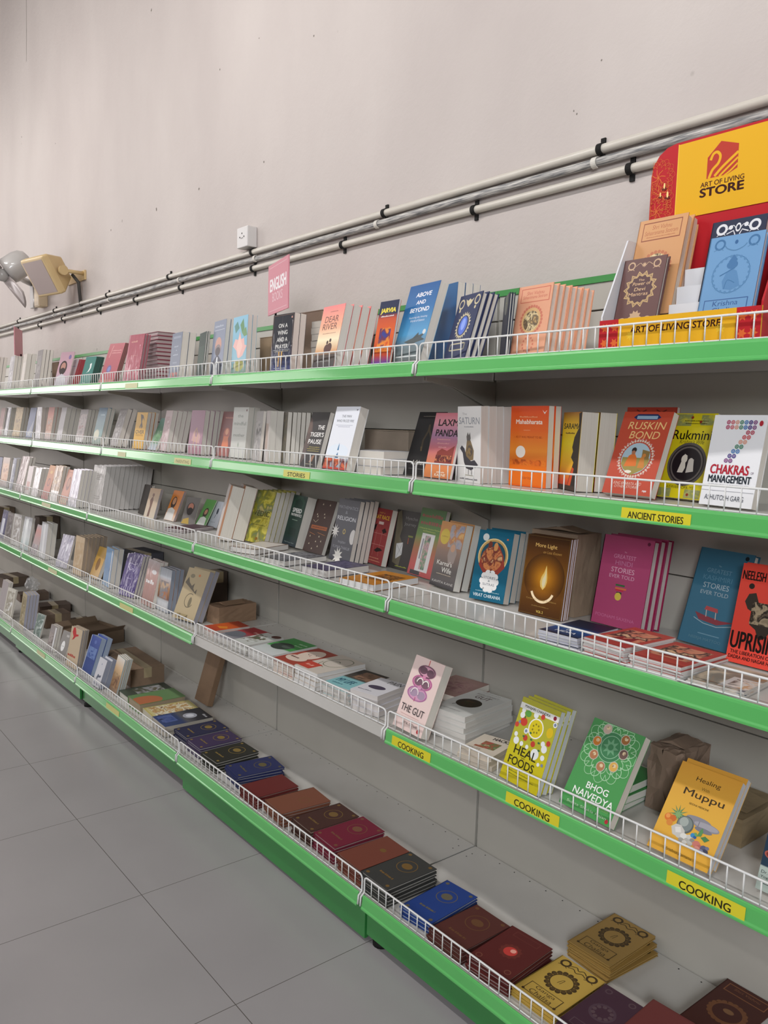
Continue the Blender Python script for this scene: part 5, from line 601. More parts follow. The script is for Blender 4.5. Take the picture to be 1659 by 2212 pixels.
(5,-2.2149,-.4405,.0158,.3263,.0911,.1383,.0255,2,0,0,0,'ccccd2',None,'98a0b4',.38,0,[('p',[.3,.3,.4,.44,.6,.4,.8,.44,.8,.36,.5,.32,.4,.22],'5a6070'),('r',.5,.1,.8,.08,'a8a8b4'),('e',.5,.8,.04,.03,'7a80a0')],'white booklet with small dark figures lower down','booklet','booklet','row or pile of the white booklet with small dark figures lower down'),
(5,-2.4667,-.407,.0373,.3181,.124,.191,.0296,2,0,0,0,('g',((0,'344a88'),(.5,'2c4484'),(1,'4458a0'))),None,'a8b8d0',.38,0,[('m',.5,.55,.8,.3,5,['2c4890','6a84b8','3a5498']),('r',.04,.5,.05,.98,'c8d0e0'),('e',.55,.85,.1,.05,'5a70b0')],'royal blue paperback with white upper border','paperback_book','book','row or pile of the royal blue paperback with white upper border'),
(5,-2.6323,-.4349,.0896,.1847,.1334,.2076,.012,3,0,0,0,'c8b498',None,'a8a098',.38,0,[('p',[.15,.86,.2,.98,.35,1.0,.45,.92,.5,.84,.7,.86,.72,.82,.5,.78,.35,.7,.2,.66,.3,.76],'c03434'),('w',.4,.28,.7,.08000000000000002,'b03c30'),('r',.5,.1,.6,.03,'b89c80')],'tan paperback with a red bird silhouette','paperback_book','book','row or pile of the tan paperback with a red bird silhouette'),
(5,-2.8062,-.4335,.1344,.335,.0972,.1488,.0099,1,0,0,0,'8c8884',None,'e2dcd3',.38,0,[('e',.45,.45,.2,.19,'ecebea'),('w',.45,.45,.24,.032,'8a8a8a'),('r',.7,.85,.3,.08,'b8b4b0')],'grey booklet with round white sticker','booklet','booklet',None),
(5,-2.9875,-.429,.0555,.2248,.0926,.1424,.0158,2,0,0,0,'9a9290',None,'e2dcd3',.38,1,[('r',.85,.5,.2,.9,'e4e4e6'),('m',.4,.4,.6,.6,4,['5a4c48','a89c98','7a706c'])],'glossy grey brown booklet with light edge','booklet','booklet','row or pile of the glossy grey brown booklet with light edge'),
(5,-3.3262,-.4095,.1632,.2827,.0911,.139,.0079,1,0,0,0,'94a09a',None,'e2dcd3',.38,1,[('m',.5,.5,.9,.9,3,['d8e0dc','6a7c74','a8b4b0'])],'small booklet in crinkled clear wrap','booklet','booklet',None),
(5,-3.6267,-.4064,-.0971,.1343,.138,.2152,.0178,4,0,0,0,'b8aa88',None,'b0b0c0',.38,0,[('m',.5,.5,.8,.8,4,['c8bca0','8a7c58','a89870'])],'beige paperback with narrow face before thick page blocks','paperback_book','book','row or pile of the beige paperback with narrow face before thick page blocks'),
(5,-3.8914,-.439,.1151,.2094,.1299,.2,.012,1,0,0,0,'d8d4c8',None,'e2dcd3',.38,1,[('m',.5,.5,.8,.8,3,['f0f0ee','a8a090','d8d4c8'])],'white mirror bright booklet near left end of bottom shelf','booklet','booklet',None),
(5,-4.0663,-.4284,-.0066,.1963,.1437,.2229,.014,2,0,0,0,'b0a8a8',None,'e2dcd3',.38,0,[],'pale glossy booklet leaning beside plastic bag','booklet','booklet','row or pile of the pale glossy booklet leaning beside plastic bag'),
(5,-1.9817,-.3936,-.0282,1.5708,.1404,.2238,.0314,1,1,0,1,'4c5448',None,'d4d0c8',.38,0,[('m',.55,.55,.8,.6,3,['b8b8bc','5a5c48','a8a8ac','6a6450'])],'dark framed picture book with white scene under green book','hardback_book','book',None),
(5,-1.8388,-.405,-.0183,1.5708,.1424,.2181,.0463,1,1,0,1,'6a8c5c',None,'a89880',.38,0,[('e',.72,.2,.42,.35,'b8704c')],'thick green and orange hardback lying flat','hardback_book','book',None),
(5,-1.6922,-.3956,-.0719,1.5708,.1358,.2142,.0298,1,1,0,0,'cfc48c',None,'c8c2b0',.38,0,[('m',.5,.5,.85,.8,6,['d8d098','b88c58','e8e4c8','8a6848']),('fr',.04,.02,'b8a848')],'pale yellow comic with cartoon children pattern','comic_book','book',None),
(5,-1.52,-.4235,-.0399,1.5708,.1438,.2143,.0243,2,1,0,0,('g',((0,'3c4c78'),(.4,'384468'),(.5,'5c5c60'),(.7,'34343a'),(1,'2a2a2e'))),None,'b8b0a4',.38,0,[('e',.5,.65,.22,.14,'a8aab4'),('e',.5,.65,.12,.08,'d4d6de'),('w',.75,.9,.3,.064,'a8a8ac'),('m',.4,.2,.6,.3,5,['3c5088','58689c','2c3658'])],'black and blue magazine with white light glow','magazine','magazine','row or pile of the black and blue magazine with white light glow'),
(5,-1.3556,-.3988,-.0151,1.5708,.1197,.1897,.0103,4,1,0,1,'32334c',None,'a8a4a8',.38,0,[('o',.5,.66,.26,.02,'8a7440'),('e',.5,.66,.15,.08,'8a7440'),('s',.5,.66,.13,7,.6,'8a7440'),('w',.5,.25,.5,.064,'8a7440'),('e',.12,.93,.05,.03,'8a7440'),('e',.88,.93,.05,.03,'8a7440'),('e',.12,.07,.05,.03,'8a7440'),('e',.88,.07,.05,.03,'8a7440')],'navy hardback with gold emblem next to the blue glow magazine','hardback_book','book','row or pile of the navy hardback with gold emblem next to the blue glow magazine'),
(5,-1.2229,-.4046,-.0196,1.5708,.1199,.1818,.0104,4,1,0,1,'463a58',None,'b0acb0',.38,0,[('o',.5,.66,.26,.02,'8a7440'),('e',.5,.66,.15,.08,'8a7440'),('s',.5,.66,.13,7,.6,'8a7440'),('w',.5,.25,.5,.064,'8a7440'),('e',.12,.93,.05,.03,'8a7440'),('e',.88,.93,.05,.03,'8a7440'),('e',.12,.07,.05,.03,'8a7440'),('e',.88,.07,.05,.03,'8a7440')],'plum purple hardback with gold emblem','hardback_book','book','row or pile of the plum purple hardback with gold emblem'),
(5,-1.0672,-.418,.0104,1.5708,.1229,.1816,.0107,4,1,0,1,'34342e',None,'a8a49c',.38,0,[('o',.5,.66,.26,.02,'8a7440'),('e',.5,.66,.15,.08,'8a7440'),('s',.5,.66,.13,7,.6,'8a7440'),('w',.5,.25,.5,.064,'8a7440'),('e',.12,.93,.05,.03,'8a7440'),('e',.88,.93,.05,.03,'8a7440'),('e',.12,.07,.05,.03,'8a7440'),('e',.88,.07,.05,.03,'8a7440')],'black green hardback with gold emblem','hardback_book','book','row or pile of the black green hardback with gold emblem'),
(5,-.9069,-.3994,-.1257,1.5708,.1204,.1843,.0086,5,1,0,1,'303660',None,'b0b0b8',.38,0,[('o',.5,.66,.26,.02,'6a6040'),('e',.5,.66,.15,.08,'6a6040'),('s',.5,.66,.13,7,.6,'6a6040'),('w',.5,.25,.5,.064,'6a6040'),('e',.12,.93,.05,.03,'6a6040'),('e',.88,.93,.05,.03,'6a6040'),('e',.12,.07,.05,.03,'6a6040'),('e',.88,.07,.05,.03,'6a6040')],'dark blue hardback with gold emblem on a skewed pile','hardback_book','book','row or pile of the dark blue hardback with gold emblem on a skewed pile'),
(5,-.7328,-.437,-.0398,1.5708,.119,.1694,.01,4,1,0,1,'6e302e',None,'9a7870',.38,0,[],'plain dark red hardback on the bottom shelf','hardback_book','book','row or pile of the plain dark red hardback on the bottom shelf'),
(5,-.5735,-.4263,-.0959,1.5708,.1222,.1835,.0096,5,1,0,1,'80503e',None,'a8948a',.38,0,[('o',.6,.6,.14,.02,'7a5a38')],'plain tan brown hardback on the bottom shelf','hardback_book','book','row or pile of the plain tan brown hardback on the bottom shelf'),
(5,-.4087,-.4252,-.0421,1.5708,.115,.1833,.0102,5,1,0,1,'4c332e',None,'a89888',.38,0,[('o',.5,.66,.26,.02,'7a6038'),('e',.5,.66,.15,.08,'7a6038'),('s',.5,.66,.13,7,.6,'7a6038'),('w',.5,.25,.5,.064,'7a6038'),('e',.12,.93,.05,.03,'7a6038'),('e',.88,.93,.05,.03,'7a6038'),('e',.12,.07,.05,.03,'7a6038'),('e',.88,.07,.05,.03,'7a6038')],'chocolate brown hardback with gold medallion','hardback_book','book','row or pile of the chocolate brown hardback with gold medallion'),
(5,-.2871,-.4227,-.0442,1.5708,.1181,.1861,.0103,5,1,0,1,'76283a',None,'b49a98',.38,0,[('o',.5,.66,.26,.02,'7c5440'),('e',.5,.66,.15,.08,'7c5440'),('s',.5,.66,.13,7,.6,'7c5440'),('w',.5,.25,.5,.064,'7c5440'),('e',.12,.93,.05,.03,'7c5440'),('e',.88,.93,.05,.03,'7c5440'),('e',.12,.07,.05,.03,'7c5440'),('e',.88,.07,.05,.03,'7c5440')],'crimson hardback with gold emblem','hardback_book','book','row or pile of the crimson hardback with gold emblem'),
(5,-.1458,-.4325,-.0431,1.5708,.1155,.1815,.0099,5,1,0,1,'7a4538',None,'a88c80',.38,0,[('e',.55,.66,.1,.05,'7c5c34')],'rust brown hardback between crimson and charcoal piles','hardback_book','book','row or pile of the rust brown hardback between crimson and charcoal piles'),
(5,-.0241,-.4377,-.0162,1.5708,.1178,.182,.0104,5,1,0,1,'41413f',None,'b4b0a8',.38,0,[('o',.5,.66,.26,.02,'7c6036'),('e',.5,.66,.15,.08,'7c6036'),('s',.5,.66,.13,7,.6,'7c6036'),('w',.5,.25,.5,.064,'7c6036'),('e',.12,.93,.05,.03,'7c6036'),('e',.88,.93,.05,.03,'7c6036'),('e',.12,.07,.05,.03,'7c6036'),('e',.88,.07,.05,.03,'7c6036')],'charcoal hardback with bronze emblem','hardback_book','book','row or pile of the charcoal hardback with bronze emblem'),
(5,.1466,-.4348,.0797,1.5708,.1119,.1868,.0108,3,1,0,1,'2a4488',None,'a8b0c0',.38,0,[('o',.5,.66,.26,.02,'6a6452'),('e',.5,.66,.15,.08,'6a6452'),('s',.5,.66,.13,7,.6,'6a6452'),('w',.5,.25,.5,.064,'6a6452'),('e',.12,.93,.05,.03,'6a6452'),('e',.88,.93,.05,.03,'6a6452'),('e',.12,.07,.05,.03,'6a6452'),('e',.88,.07,.05,.03,'6a6452')],'cobalt blue hardback with bronze emblem','hardback_book','book','row or pile of the cobalt blue hardback with bronze emblem'),
(5,.2713,-.4443,-.001,1.5708,.1208,.1723,.0093,4,1,0,1,'5a332e',None,'a89890',.38,0,[('o',.5,.66,.26,.02,'6c4a32'),('e',.5,.66,.15,.08,'6c4a32'),('s',.5,.66,.13,7,.6,'6c4a32'),('w',.5,.25,.5,.064,'6c4a32'),('e',.12,.93,.05,.03,'6c4a32'),('e',.88,.93,.05,.03,'6c4a32'),('e',.12,.07,.05,.03,'6c4a32'),('e',.88,.07,.05,.03,'6c4a32')],'maroon hardback with faint deer emblem','hardback_book','book','row or pile of the maroon hardback with faint deer emblem'),
(5,.4101,-.4444,.0752,1.5708,.1245,.176,.0103,4,1,0,1,'5e2a28',None,'a89490',.38,0,[('c',.5,.5,.13,'d04a44'),('c',.5,.5,.2,'7c302c'),('c',.5,.5,.14,'c8443e'),('c',.54,.53,.06,'f0a898'),('r',.5,.88,.6,.12,'6e3a34'),('r',.5,.88,.57,.1,'5e2a28'),('o',.15,.12,.06,.02,'7a4a3c'),('o',.85,.12,.06,.02,'7a4a3c'),('s',.5,.5,.24,12,.85,'6e342e'),('c',.5,.5,.14,'c8443e'),('c',.54,.53,.06,'f0a898')],'maroon hardback with glowing red gem','hardback_book','book','row or pile of the maroon hardback with glowing red gem'),
(5,.5349,-.4195,.0095,1.5708,.1252,.1847,.0071,3,1,0,1,'c2a14e',None,'b89a58',.38,0,[('o',.2,.9,.09,.045,'4a3a24'),('o',.8,.9,.09,.045,'4a3a24'),('lc',[.32,.9,.42,.94,.5,.9,.58,.94,.68,.9],.02,'4a3a24'),('lc',[.3,.85,.4,.88,.5,.84,.6,.88,.7,.85],.02,'4a3a24'),('lc',[.1,.82,.2,.85,.3,.82],.015,'4a3a24'),('lc',[.7,.82,.8,.85,.9,.82],.015,'4a3a24'),('k',.5,.55,.28,16,.055,'4a3a24'),('k',.5,.55,.25,16,.045,'5e4a2c'),('c',.5,.55,.235,'4a3a24'),('c',.5,.55,.215,'c2a14e'),('lc',[.45,.5,.48,.58,.52,.6,.5,.5],.012,'4a3a24'),('r',.5,.18,.74,.2,'4a3a24'),('r',.5,.18,.71,.18,'c2a14e'),('t','Ganga',.5,.225,.44,.075,'4a3a24',.1,0),('t','Chalisa',.5,.135,.5,.075,'4a3a24',.1,0),('c',.14,.09,.03,'4a3a24'),('c',.86,.09,.03,'4a3a24')],'gold hardback with black mandala at the shelf front','hardback_book','book','row or pile of the gold hardback with black mandala at the shelf front'),
(5,.5228,-.2012,.0001,1.5708,.1227,.1938,.0081,5,1,0,1,'a8874c',None,'a88c54',.38,0,[('o',.2,.9,.09,.045,'4a3a24'),('o',.8,.9,.09,.045,'4a3a24'),('lc',[.32,.9,.42,.94,.5,.9,.58,.94,.68,.9],.02,'4a3a24'),('lc',[.3,.85,.4,.88,.5,.84,.6,.88,.7,.85],.02,'4a3a24'),('lc',[.1,.82,.2,.85,.3,.82],.015,'4a3a24'),('lc',[.7,.82,.8,.85,.9,.82],.015,'4a3a24'),('k',.5,.55,.28,16,.055,'4a3a24'),('k',.5,.55,.25,16,.045,'5e4a2c'),('c',.5,.55,.235,'4a3a24'),('c',.5,.55,.215,'a8874c'),('lc',[.45,.5,.48,.58,.52,.6,.5,.5],.012,'4a3a24'),('r',.5,.18,.74,.2,'4a3a24'),('r',.5,.18,.71,.18,'a8874c'),('t','Ganga',.5,.225,.44,.075,'4a3a24',.1,0),('t','Chalisa',.5,.135,.5,.075,'4a3a24',.1,0),('c',.14,.09,.03,'4a3a24'),('c',.86,.09,.03,'4a3a24')],'gold hardback with black mandala on the rear pile','hardback_book','book','row or pile of the gold hardback with black mandala on the rear pile'),
(5,.6803,-.4322,.0342,1.5708,.101,.1777,.0091,4,1,0,1,'48303c',None,'a89490',.38,0,[('c',.5,.5,.3,'54404a'),('c',.5,.5,.24,'48303c'),('k',.5,.5,.2,10,.05,'5e4a50'),('o',.2,.9,.07,.03,'5e4a50'),('o',.8,.9,.07,.03,'5e4a50'),('r',.5,.12,.66,.12,'5e4a50'),('r',.5,.12,.62,.1,'48303c')],'aubergine hardback with round ornament','hardback_book','book','row or pile of the aubergine hardback with round ornament'),
(5,.781,-.359,.0556,1.5708,.108,.1455,.0099,4,1,0,1,'6e3836',None,'a8908c',.38,0,[],'plain brick red hardback at lower frame edge','hardback_book','book','row or pile of the plain brick red hardback at lower frame edge'),
(5,.8335,-.2072,-.0136,1.5708,.1207,.2032,.0356,1,1,0,1,'4e2a24',None,'b8b4b0',.38,0,[('r',.5,.87,.8,.16,'8a5a3c'),('r',.5,.87,.76,.13,'4e2a24'),('t','Shri Vishnu',.5,.89,.5,.04,'8a5a3c',.2,0),('k',.5,.45,.3,20,.06,'7c5034'),('c',.5,.45,.3,'7c5034'),('c',.5,.45,.26,'4e2a24'),('e',.5,.48,.1,.04,'8a6444')],'thick dark brown hardback with gold oval at the back','hardback_book','book',None),
(4,.585,-.292,.0,1.5708,.115,.165,.018,3,1,0,0,'3f8a48',None,'dcdcd4',.38,0,[],'green edged thin book in small pile under the mandala book','paperback_book','book','row or pile of the green edged thin book in small pile under the mandala book'),
(1,-.685,-.2,.0,1.5708,.12,.17,.022,8,1,0,0,'c9c4be','b8b4ae','c4beb4',.38,0,[],'pale thick book in tall pile left of coral paperback','paperback_book','book','row or pile of the pale thick book in tall pile left of coral paperback'),
(1,.5909,-.258,.0,.2269,.1046,.1559,.0137,1,0,.048,1,'6b4e4c',None,'e2dcd3',.35,0,[('o',.2,.9,.075,.03,'c8a888'),('o',.8,.9,.075,.03,'c8a888'),('lc',[.3,.89,.4,.93,.46,.89],.012,'c8a888'),('lc',[.7,.89,.6,.93,.54,.89],.012,'c8a888'),('s',.5,.9,.06,8,.5,'c8a888'),('lc',[.12,.83,.2,.86,.28,.83],.012,'c8a888'),('lc',[.72,.83,.8,.86,.88,.83],.012,'c8a888'),('s',.5,.55,.4,14,.78,'c8a878'),('s',.5,.55,.36,14,.8,'6b4e4c'),('s',.5,.55,.34,14,.84,'c8a878'),('s',.5,.55,.31,14,.86,'5c4244'),('t','The',.5,.68,.14,.03,'e0bc90',.1,0),('t','Power of',.52,.63,.42,.05,'e0bc90',.1,0),('t','Devi',.5,.55,.26,.05,'e0bc90',.1,0),('t','Mantras',.48,.48,.46,.05,'e0bc90',.1,0),('o',.2,.08,.09,.03,'c8a888'),('o',.8,.08,.09,.03,'c8a888'),('s',.5,.14,.16,10,.7,'c8a888')],'dark brown ornate hardback in lower left of card display','hardback_book','book',None),
(1,.7908,-.258,.0,.2269,.1127,.1732,.0159,1,0,.048,1,'6f9ac4',None,'e2dcd3',.35,0,[('o',.2,.9,.085,.035,'44709c'),('o',.82,.9,.085,.035,'44709c'),('e',.5,.91,.03,.025,'3a6494'),('lc',[.3,.88,.36,.84,.5,.81,.64,.84,.7,.88],.02,'5580a8'),('lc',[.1,.83,.2,.85,.28,.83],.012,'5580a8'),('lc',[.72,.83,.82,.86,.9,.83],.012,'5580a8'),('o',.5,.53,.34,.014,'4a78a4'),('k',.5,.53,.33,22,.026,'5a86b0'),('p',[.4,.36,.36,.45,.42,.56,.5,.6,.6,.56,.66,.46,.7,.38,.55,.34],'5c88b4'),('e',.5,.64,.1,.05,'4a76a4'),('p',[.42,.68,.5,.76,.58,.7,.56,.66],'4a76a4'),('lc',[.3,.52,.56,.6],.018,'42709c'),('lc',[.42,.36,.46,.46,.6,.42],.012,'42709c'),('r',.5,.14,.8,.2,'3c5c90'),('r',.5,.14,.77,.18,'6f9ac4'),('t','Krishna',.5,.19,.46,.06,'34548c',.05,0),('t','Chalisa',.5,.11,.46,.06,'34548c',.05,0)],'sky blue hardback with flute player in card display','hardback_book','book',None),
(1,.5895,-.222,.0,.2269,.1187,.2215,.0236,2,0,.075,1,'cf9a6c',None,'e0d0c0',.35,0,[('r',.5,.87,.8,.19,'8a4c3c'),('r',.5,.87,.77,.17,'cf9a6c'),('t','Shri Vishnu',.5,.91,.4,.045,'b06848',.1,0),('t','Sahasranama Stotram',.5,.855,.68,.045,'b06848',.1,0),('w',.5,.81,.6,.012,'b06848'),('k',.5,.48,.31,26,.035,'bf7858'),('c',.5,.48,.28,'d4a870'),('mc',.5,.5,.24,9,['d8b57a','6b5a4a','e6d0a0','3d3a3c'])],'tan hardback with framed heading in card display rear tier','hardback_book','book','row or pile of the tan hardback with framed heading in card display rear tier'),
(1,.7701,-.222,.0,.2269,.1151,.186,.0221,1,0,.075,1,'2c3248',None,'e2dcd3',.38,0,[('o',.2,.9,.075,.03,'dcdce0'),('o',.8,.9,.075,.03,'dcdce0'),('lc',[.3,.89,.4,.93,.46,.89],.012,'dcdce0'),('lc',[.7,.89,.6,.93,.54,.89],.012,'dcdce0'),('s',.5,.9,.06,8,.5,'dcdce0'),('lc',[.12,.83,.2,.86,.28,.83],.012,'dcdce0'),('lc',[.72,.83,.8,.86,.88,.83],.012,'dcdce0'),('o',.2,.9,.085,.04,'dcdce0'),('o',.8,.9,.085,.04,'dcdce0'),('e',.5,.9,.05,.05,'dcdce0'),('e',.5,.9,.03,.03,'2c3248'),('c',.36,.91,.04,'dcdce0'),('c',.64,.92,.04,'dcdce0'),('l',[.3,.84,.42,.87,.46,.82],.02,'dcdce0'),('l',[.7,.84,.58,.87,.54,.82],.02,'dcdce0')],'navy hardback with white ornaments in card display rear tier','hardback_book','book',None)
]
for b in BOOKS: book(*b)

# ------------------------------------------------------------------ cartons, parcels, bags
def carton(s, x, y, yaw, lean, w, h, t, flat, zb, col, label, kind, cat, op):
    zs = Z[s] + .001 + zb
    c2 = ''.join('%02x' % int(int(col[i:i+2], 16)*.9) for i in (0, 2, 4))
    m = noisy('kraft'+col, c2, col, 9, .75, .15, bscale=40)
    if flat: W, Dp, H = w, h, t
    else: W, Dp, H = w, t, h
    r = thing(kind, label, cat, (x, y, zs if flat or lean == 0 else zs + t*math.sin(lean)), (0, 0, yaw) if flat else (Matrix.Rotation(yaw, 3, 'Z') @ Matrix.Rotation(-lean, 3, 'X')).to_euler())
    soft = kind in ('paper_bag', 'paper_parcel')
    bm = bmesh.new()
    if soft:
        add_box(bm, 0, W, 0, Dp, 0, H)
        bmesh.ops.subdivide_edges(bm, edges=bm.edges[:], cuts=7, use_grid_fill=True)
        rnd = random.Random(hash(label) % 1000 if False else len(label))
        for v in bm.verts:
            if v.co.z > .002:
                q = .002 + (.007 if kind == 'paper_bag' else .0)
                v.co.x = min(W, max(0, v.co.x + rnd.uniform(-q, q)*.8)); v.co.y = min(Dp, max(0, v.co.y + rnd.uniform(-q, q)*.8)); v.co.z += rnd.uniform(-q, 0)
        o = obj('wrapping', bm, m, r)
        bm = bmesh.new(); add_prism(bm, [(.01, H), (W*.5, H+.012), (W-.01, H+.002), (W*.5, H+.004)], 'y', Dp*.2, Dp*.75); obj('folded_top', bm, m, r)
    else:
        if op:
            for q in ((0, W, 0, .003), (0, W, Dp-.003, Dp), (0, .003, .003, Dp-.003), (W-.003, W, .003, Dp-.003)): add_box(bm, q[0], q[1], q[2], q[3], 0, H)
            add_box(bm, .003, W-.003, .003, Dp-.003, 0, H*.8); obj('body', bm, m, r)
            for pl in ([(W, H), (W+.03, H+.03), (W+.032, H+.028), (W+.002, H-.002)], [(0, H), (-.03, H+.025), (-.032, H+.023), (-.002, H-.002)]):
                bm = bmesh.new(); add_prism(bm, pl, 'y', .02, Dp-.01); obj('flap', bm, m, r)
        else:
            add_box(bm, 0, W, 0, Dp, 0, H-.0032); bevel(obj('body', bm, m, r), .003, 2)
            bm = bmesh.new(); add_box(bm, 0, W, 0, Dp/2-.001, H-.003, H); obj('flap', bm, m, r)
            bm = bmesh.new(); add_box(bm, 0, W, Dp/2+.001, Dp, H-.003, H); obj('flap', bm, m, r)
            if H > .03 and kind != 'cardboard_sheet':
                bm = bmesh.new(); add_box(bm, -.0004, W+.0004, Dp/2-.02, Dp/2+.02, H, H+.0004); add_box(bm, W, W+.0005, Dp/2-.02, Dp/2+.02, H-.05 if H > .06 else H*.4, H)
                obj('tape', bm, mat('b0a080', .2), r)
BOXES = [
(5,-2.4729,-.2886,-.0248,1.5708,.4007,.1719,.0886,1,0,'8f7761','large taped cardboard carton behind the flat books on bottom shelf','cardboard_box','box',0),
(5,-3.1423,-.3337,.1669,1.5708,.2845,.2824,.078,1,0,'77634f','open cardboard carton with a raised flap behind tan bird book','cardboard_box','box',1),
(5,-3.5996,-.2955,.0055,1.5708,.1481,.1535,.0855,1,0,'7c6858','square lidded cardboard box behind wrapped booklet','cardboard_box','box',0),
(5,-3.4692,-.1407,.0282,1.5708,.1142,.1011,.0453,1,0,'6c5a4c','low cardboard box at shelf back beside open carton','cardboard_box','box',0),
(5,-3.9794,-.2106,-.0819,1.5708,.1411,.2011,.0554,1,0,'625248','long dark cardboard box behind the square lidded box','cardboard_box','box',0),
(5,-4.4159,-.2167,-.0422,1.5708,.1198,.1952,.0552,1,0,'705e50','brown cardboard box behind thick page blocks','cardboard_box','box',0),
(5,-5.0655,-.221,.1186,1.5708,.2143,.1917,.0774,1,0,'66564a','brown cardboard box near plastic bag at left end','cardboard_box','box',0),
(4,-1.3903,-.2387,.063,1.5708,.1031,.1835,.0756,1,0,'9a7c62','kraft paper parcel beside antique tan book','paper_parcel','parcel',0),
(4,-1.7118,-.0898,-.048,1.5708,.0788,.082,.1562,1,0,'5e4e44','dark worn carton behind antique tan book','cardboard_box','box',0),
(4,-2.5626,-.2066,.0795,1.5708,.225,.1847,.1449,1,0,'5c5c64','grey blue book carton behind purple books','cardboard_box','box',0),
(4,-4.1847,-.1464,.0269,1.5708,.1037,.1385,.1582,1,0,'5f4f44','tall brown carton behind bright white books on fourth shelf','cardboard_box','box',0),
(4,-5.3772,-.1345,.0417,1.5708,.1562,.124,.1133,1,0,'746252','small carton at left end of fourth shelf','cardboard_box','box',0),
(3,-3.9396,-.0999,.0513,1.5708,.0822,.091,.1604,1,0,'6c5a48','flat brown carton behind glossy books on third shelf','cardboard_box','box',0),
(3,.2692,-.1169,-.0035,1.5708,.1524,.0992,.2148,1,0,'a08a74','brown paper wrapped bundle behind the lamp flame books','paper_parcel','parcel',0),
(2,-.4944,-.105,.0,.0,.2263,.1358,.095,0,0,'9c8c7c','kraft cardboard box behind the white flat pile','cardboard_box','box',0),
(1,-1.0012,-.115,.0,.0,.2541,.2336,.1,0,0,'a08a76','brown paper bag box with open flap behind navy glossy book','cardboard_box','box',0),
(1,-1.1238,-.15,.0,.0,.0924,.1552,.08,0,0,'9c8468','small kraft carton beside lotus paperback','cardboard_box','box',0),
(1,-3.9017,-.1,.0,.0,.1298,.1824,.06,0,0,'7c6450','narrow kraft carton behind bearded man booklet','cardboard_box','box',0),
(4,.71,-.2,.0,.0,.085,.15,.12,0,0,'85705f','crumpled brown paper bag behind the green mandala book','paper_bag','bag',0),
(4,.8,-.205,.0,1.5708,.14,.17,.06,1,0,'8c7a5c','low kraft bundle in clear plastic behind golden yellow book','paper_parcel','parcel',0),
(5,-1.735,-.125,.0,.2967,.13,.27,.03,0,0,'8c7056','flattened brown carton leaning on the back panel','cardboard_sheet','cardboard',0)
]
for b in BOXES: carton(*b)

def crumple(name, label, cat, loc, size, seed, mats, part):
    r = thing(name, label, cat, loc); bm = bmesh.new(); bmesh.ops.create_icosphere(bm, subdivisions=3, radius=1)
    rnd = random.Random(seed)
    for v in bm.verts:
        f = rnd.uniform(.72, 1.05); v.co = Vector((v.co.x*size[0]*f, v.co.y*size[1]*f, max(0, (v.co.z*f+.9)/1.9)*size[2]))
    obj(part, bm, mats, r)
m, N, L, B = new_mat('clearplastic'); B.inputs['Base Color'].default_value = (.85, .86, .87, 1); B.inputs['Roughness'].default_value = .12
B.inputs['Alpha'].default_value = .35
crumple('plastic_bag', 'crumpled clear plastic bag on the brown carton at left end', 'bag', (-4.36, -.12, Z[5]+.058), (.075, .05, .11), 3, m, 'film')

# ------------------------------------------------------------------ pink signs standing above the top shelf
def sign(xl, yl, xr, yr, z0, z1, lines, label, name='sign_card'):
    dx, dy = xr-xl, yr-yl; w = math.hypot(dx, dy); h = z1-z0
    t = thing('sign_card', label, 'sign', (xl, yl, z0), (0, 0, math.atan2(dy, dx)))
    bm = bmesh.new(); add_box(bm, 0, w, 0, .004, 0, h); obj('card', bm, [mat('d48c98', .4)], t)
    print_art('lettering', [('r', .5, .93, .86, .008, 'e8c8cc'), ('r', .5, .07, .86, .008, 'e8c8cc')] + lines, w, h, t, .5)
    bm = bmesh.new(); add_tube(bm, [(w*.3, .008, .02), (w*.3, .008, -(z0-Z[1])+.004)], .004, 8); obj('stem', bm, DARK, t)
    bm = bmesh.new(); add_lathe(bm, [(.03, 0), (.03, .004), (.006, .008)], 20, M=Matrix.Translation((w*.3, .008, -(z0-Z[1])+.0005))); obj('base', bm, DARK, t)
sign(-.975, -.203, -.73, -.27, 1.862, 2.042, [('t', 'ENGLISH', .5, .58, .8, .24, 'f4eef0', 0, .04), ('t', 'BOOKS', .48, .33, .5, .17, 'e8c8ce', 0, 0)], 'pink ENGLISH BOOKS sign card above the navy glossy book')
sign(-4.40, -.15, -4.14, -.27, 1.875, 2.062, [('t', 'BOOKS', .48, .4, .5, .17, 'e0b8be', 0, 0), ('r', .5, .62, .7, .1, 'e8d0d4')], 'second pink sign card at the far left end of top shelf')

# ------------------------------------------------------------------ counter display stand
ds = thing('display_stand', 'red and yellow cardboard counter display at right end of top shelf', 'display stand', (.583, -.292, Z[1]+.001))
DW, DD, DH = .36, .165, .462
RED = mat('b8242c', .4); YEL = mat('e3ac24', .4); CW = mat('dcdce0', .6)
bm = bmesh.new(); add_prism(bm, [(0, 0), (DW, 0)] + [(DW - .06*(1-math.cos(q)), DH - .06 + .06*math.sin(q)) for q in (0, .4, .8, 1.2, 1.57)] + [(.06*(1-math.cos(q)), DH - .06 + .06*math.sin(q)) for q in (1.57, 1.2, .8, .4, 0)], 'y', DD-.004, DD)
obj('back_board', bm, RED, ds)
pm = thing('_', '_', '_')
bpy.data.objects.remove(pm)
fl_ = []
for cx_, cy_, q in ((.05, .86, .05), (.07, .78, .055), (.05, .7, .05)):
    for i in range(7):
        a = 2*math.pi*i/7; fl_.append(('l', [cx_, cy_, cx_+.4*q*math.cos(a+.3), cy_+.4*q*math.sin(a+.3), cx_+q*math.cos(a), cy_+q*math.sin(a)*.8], .004, 'dc7a3c'))
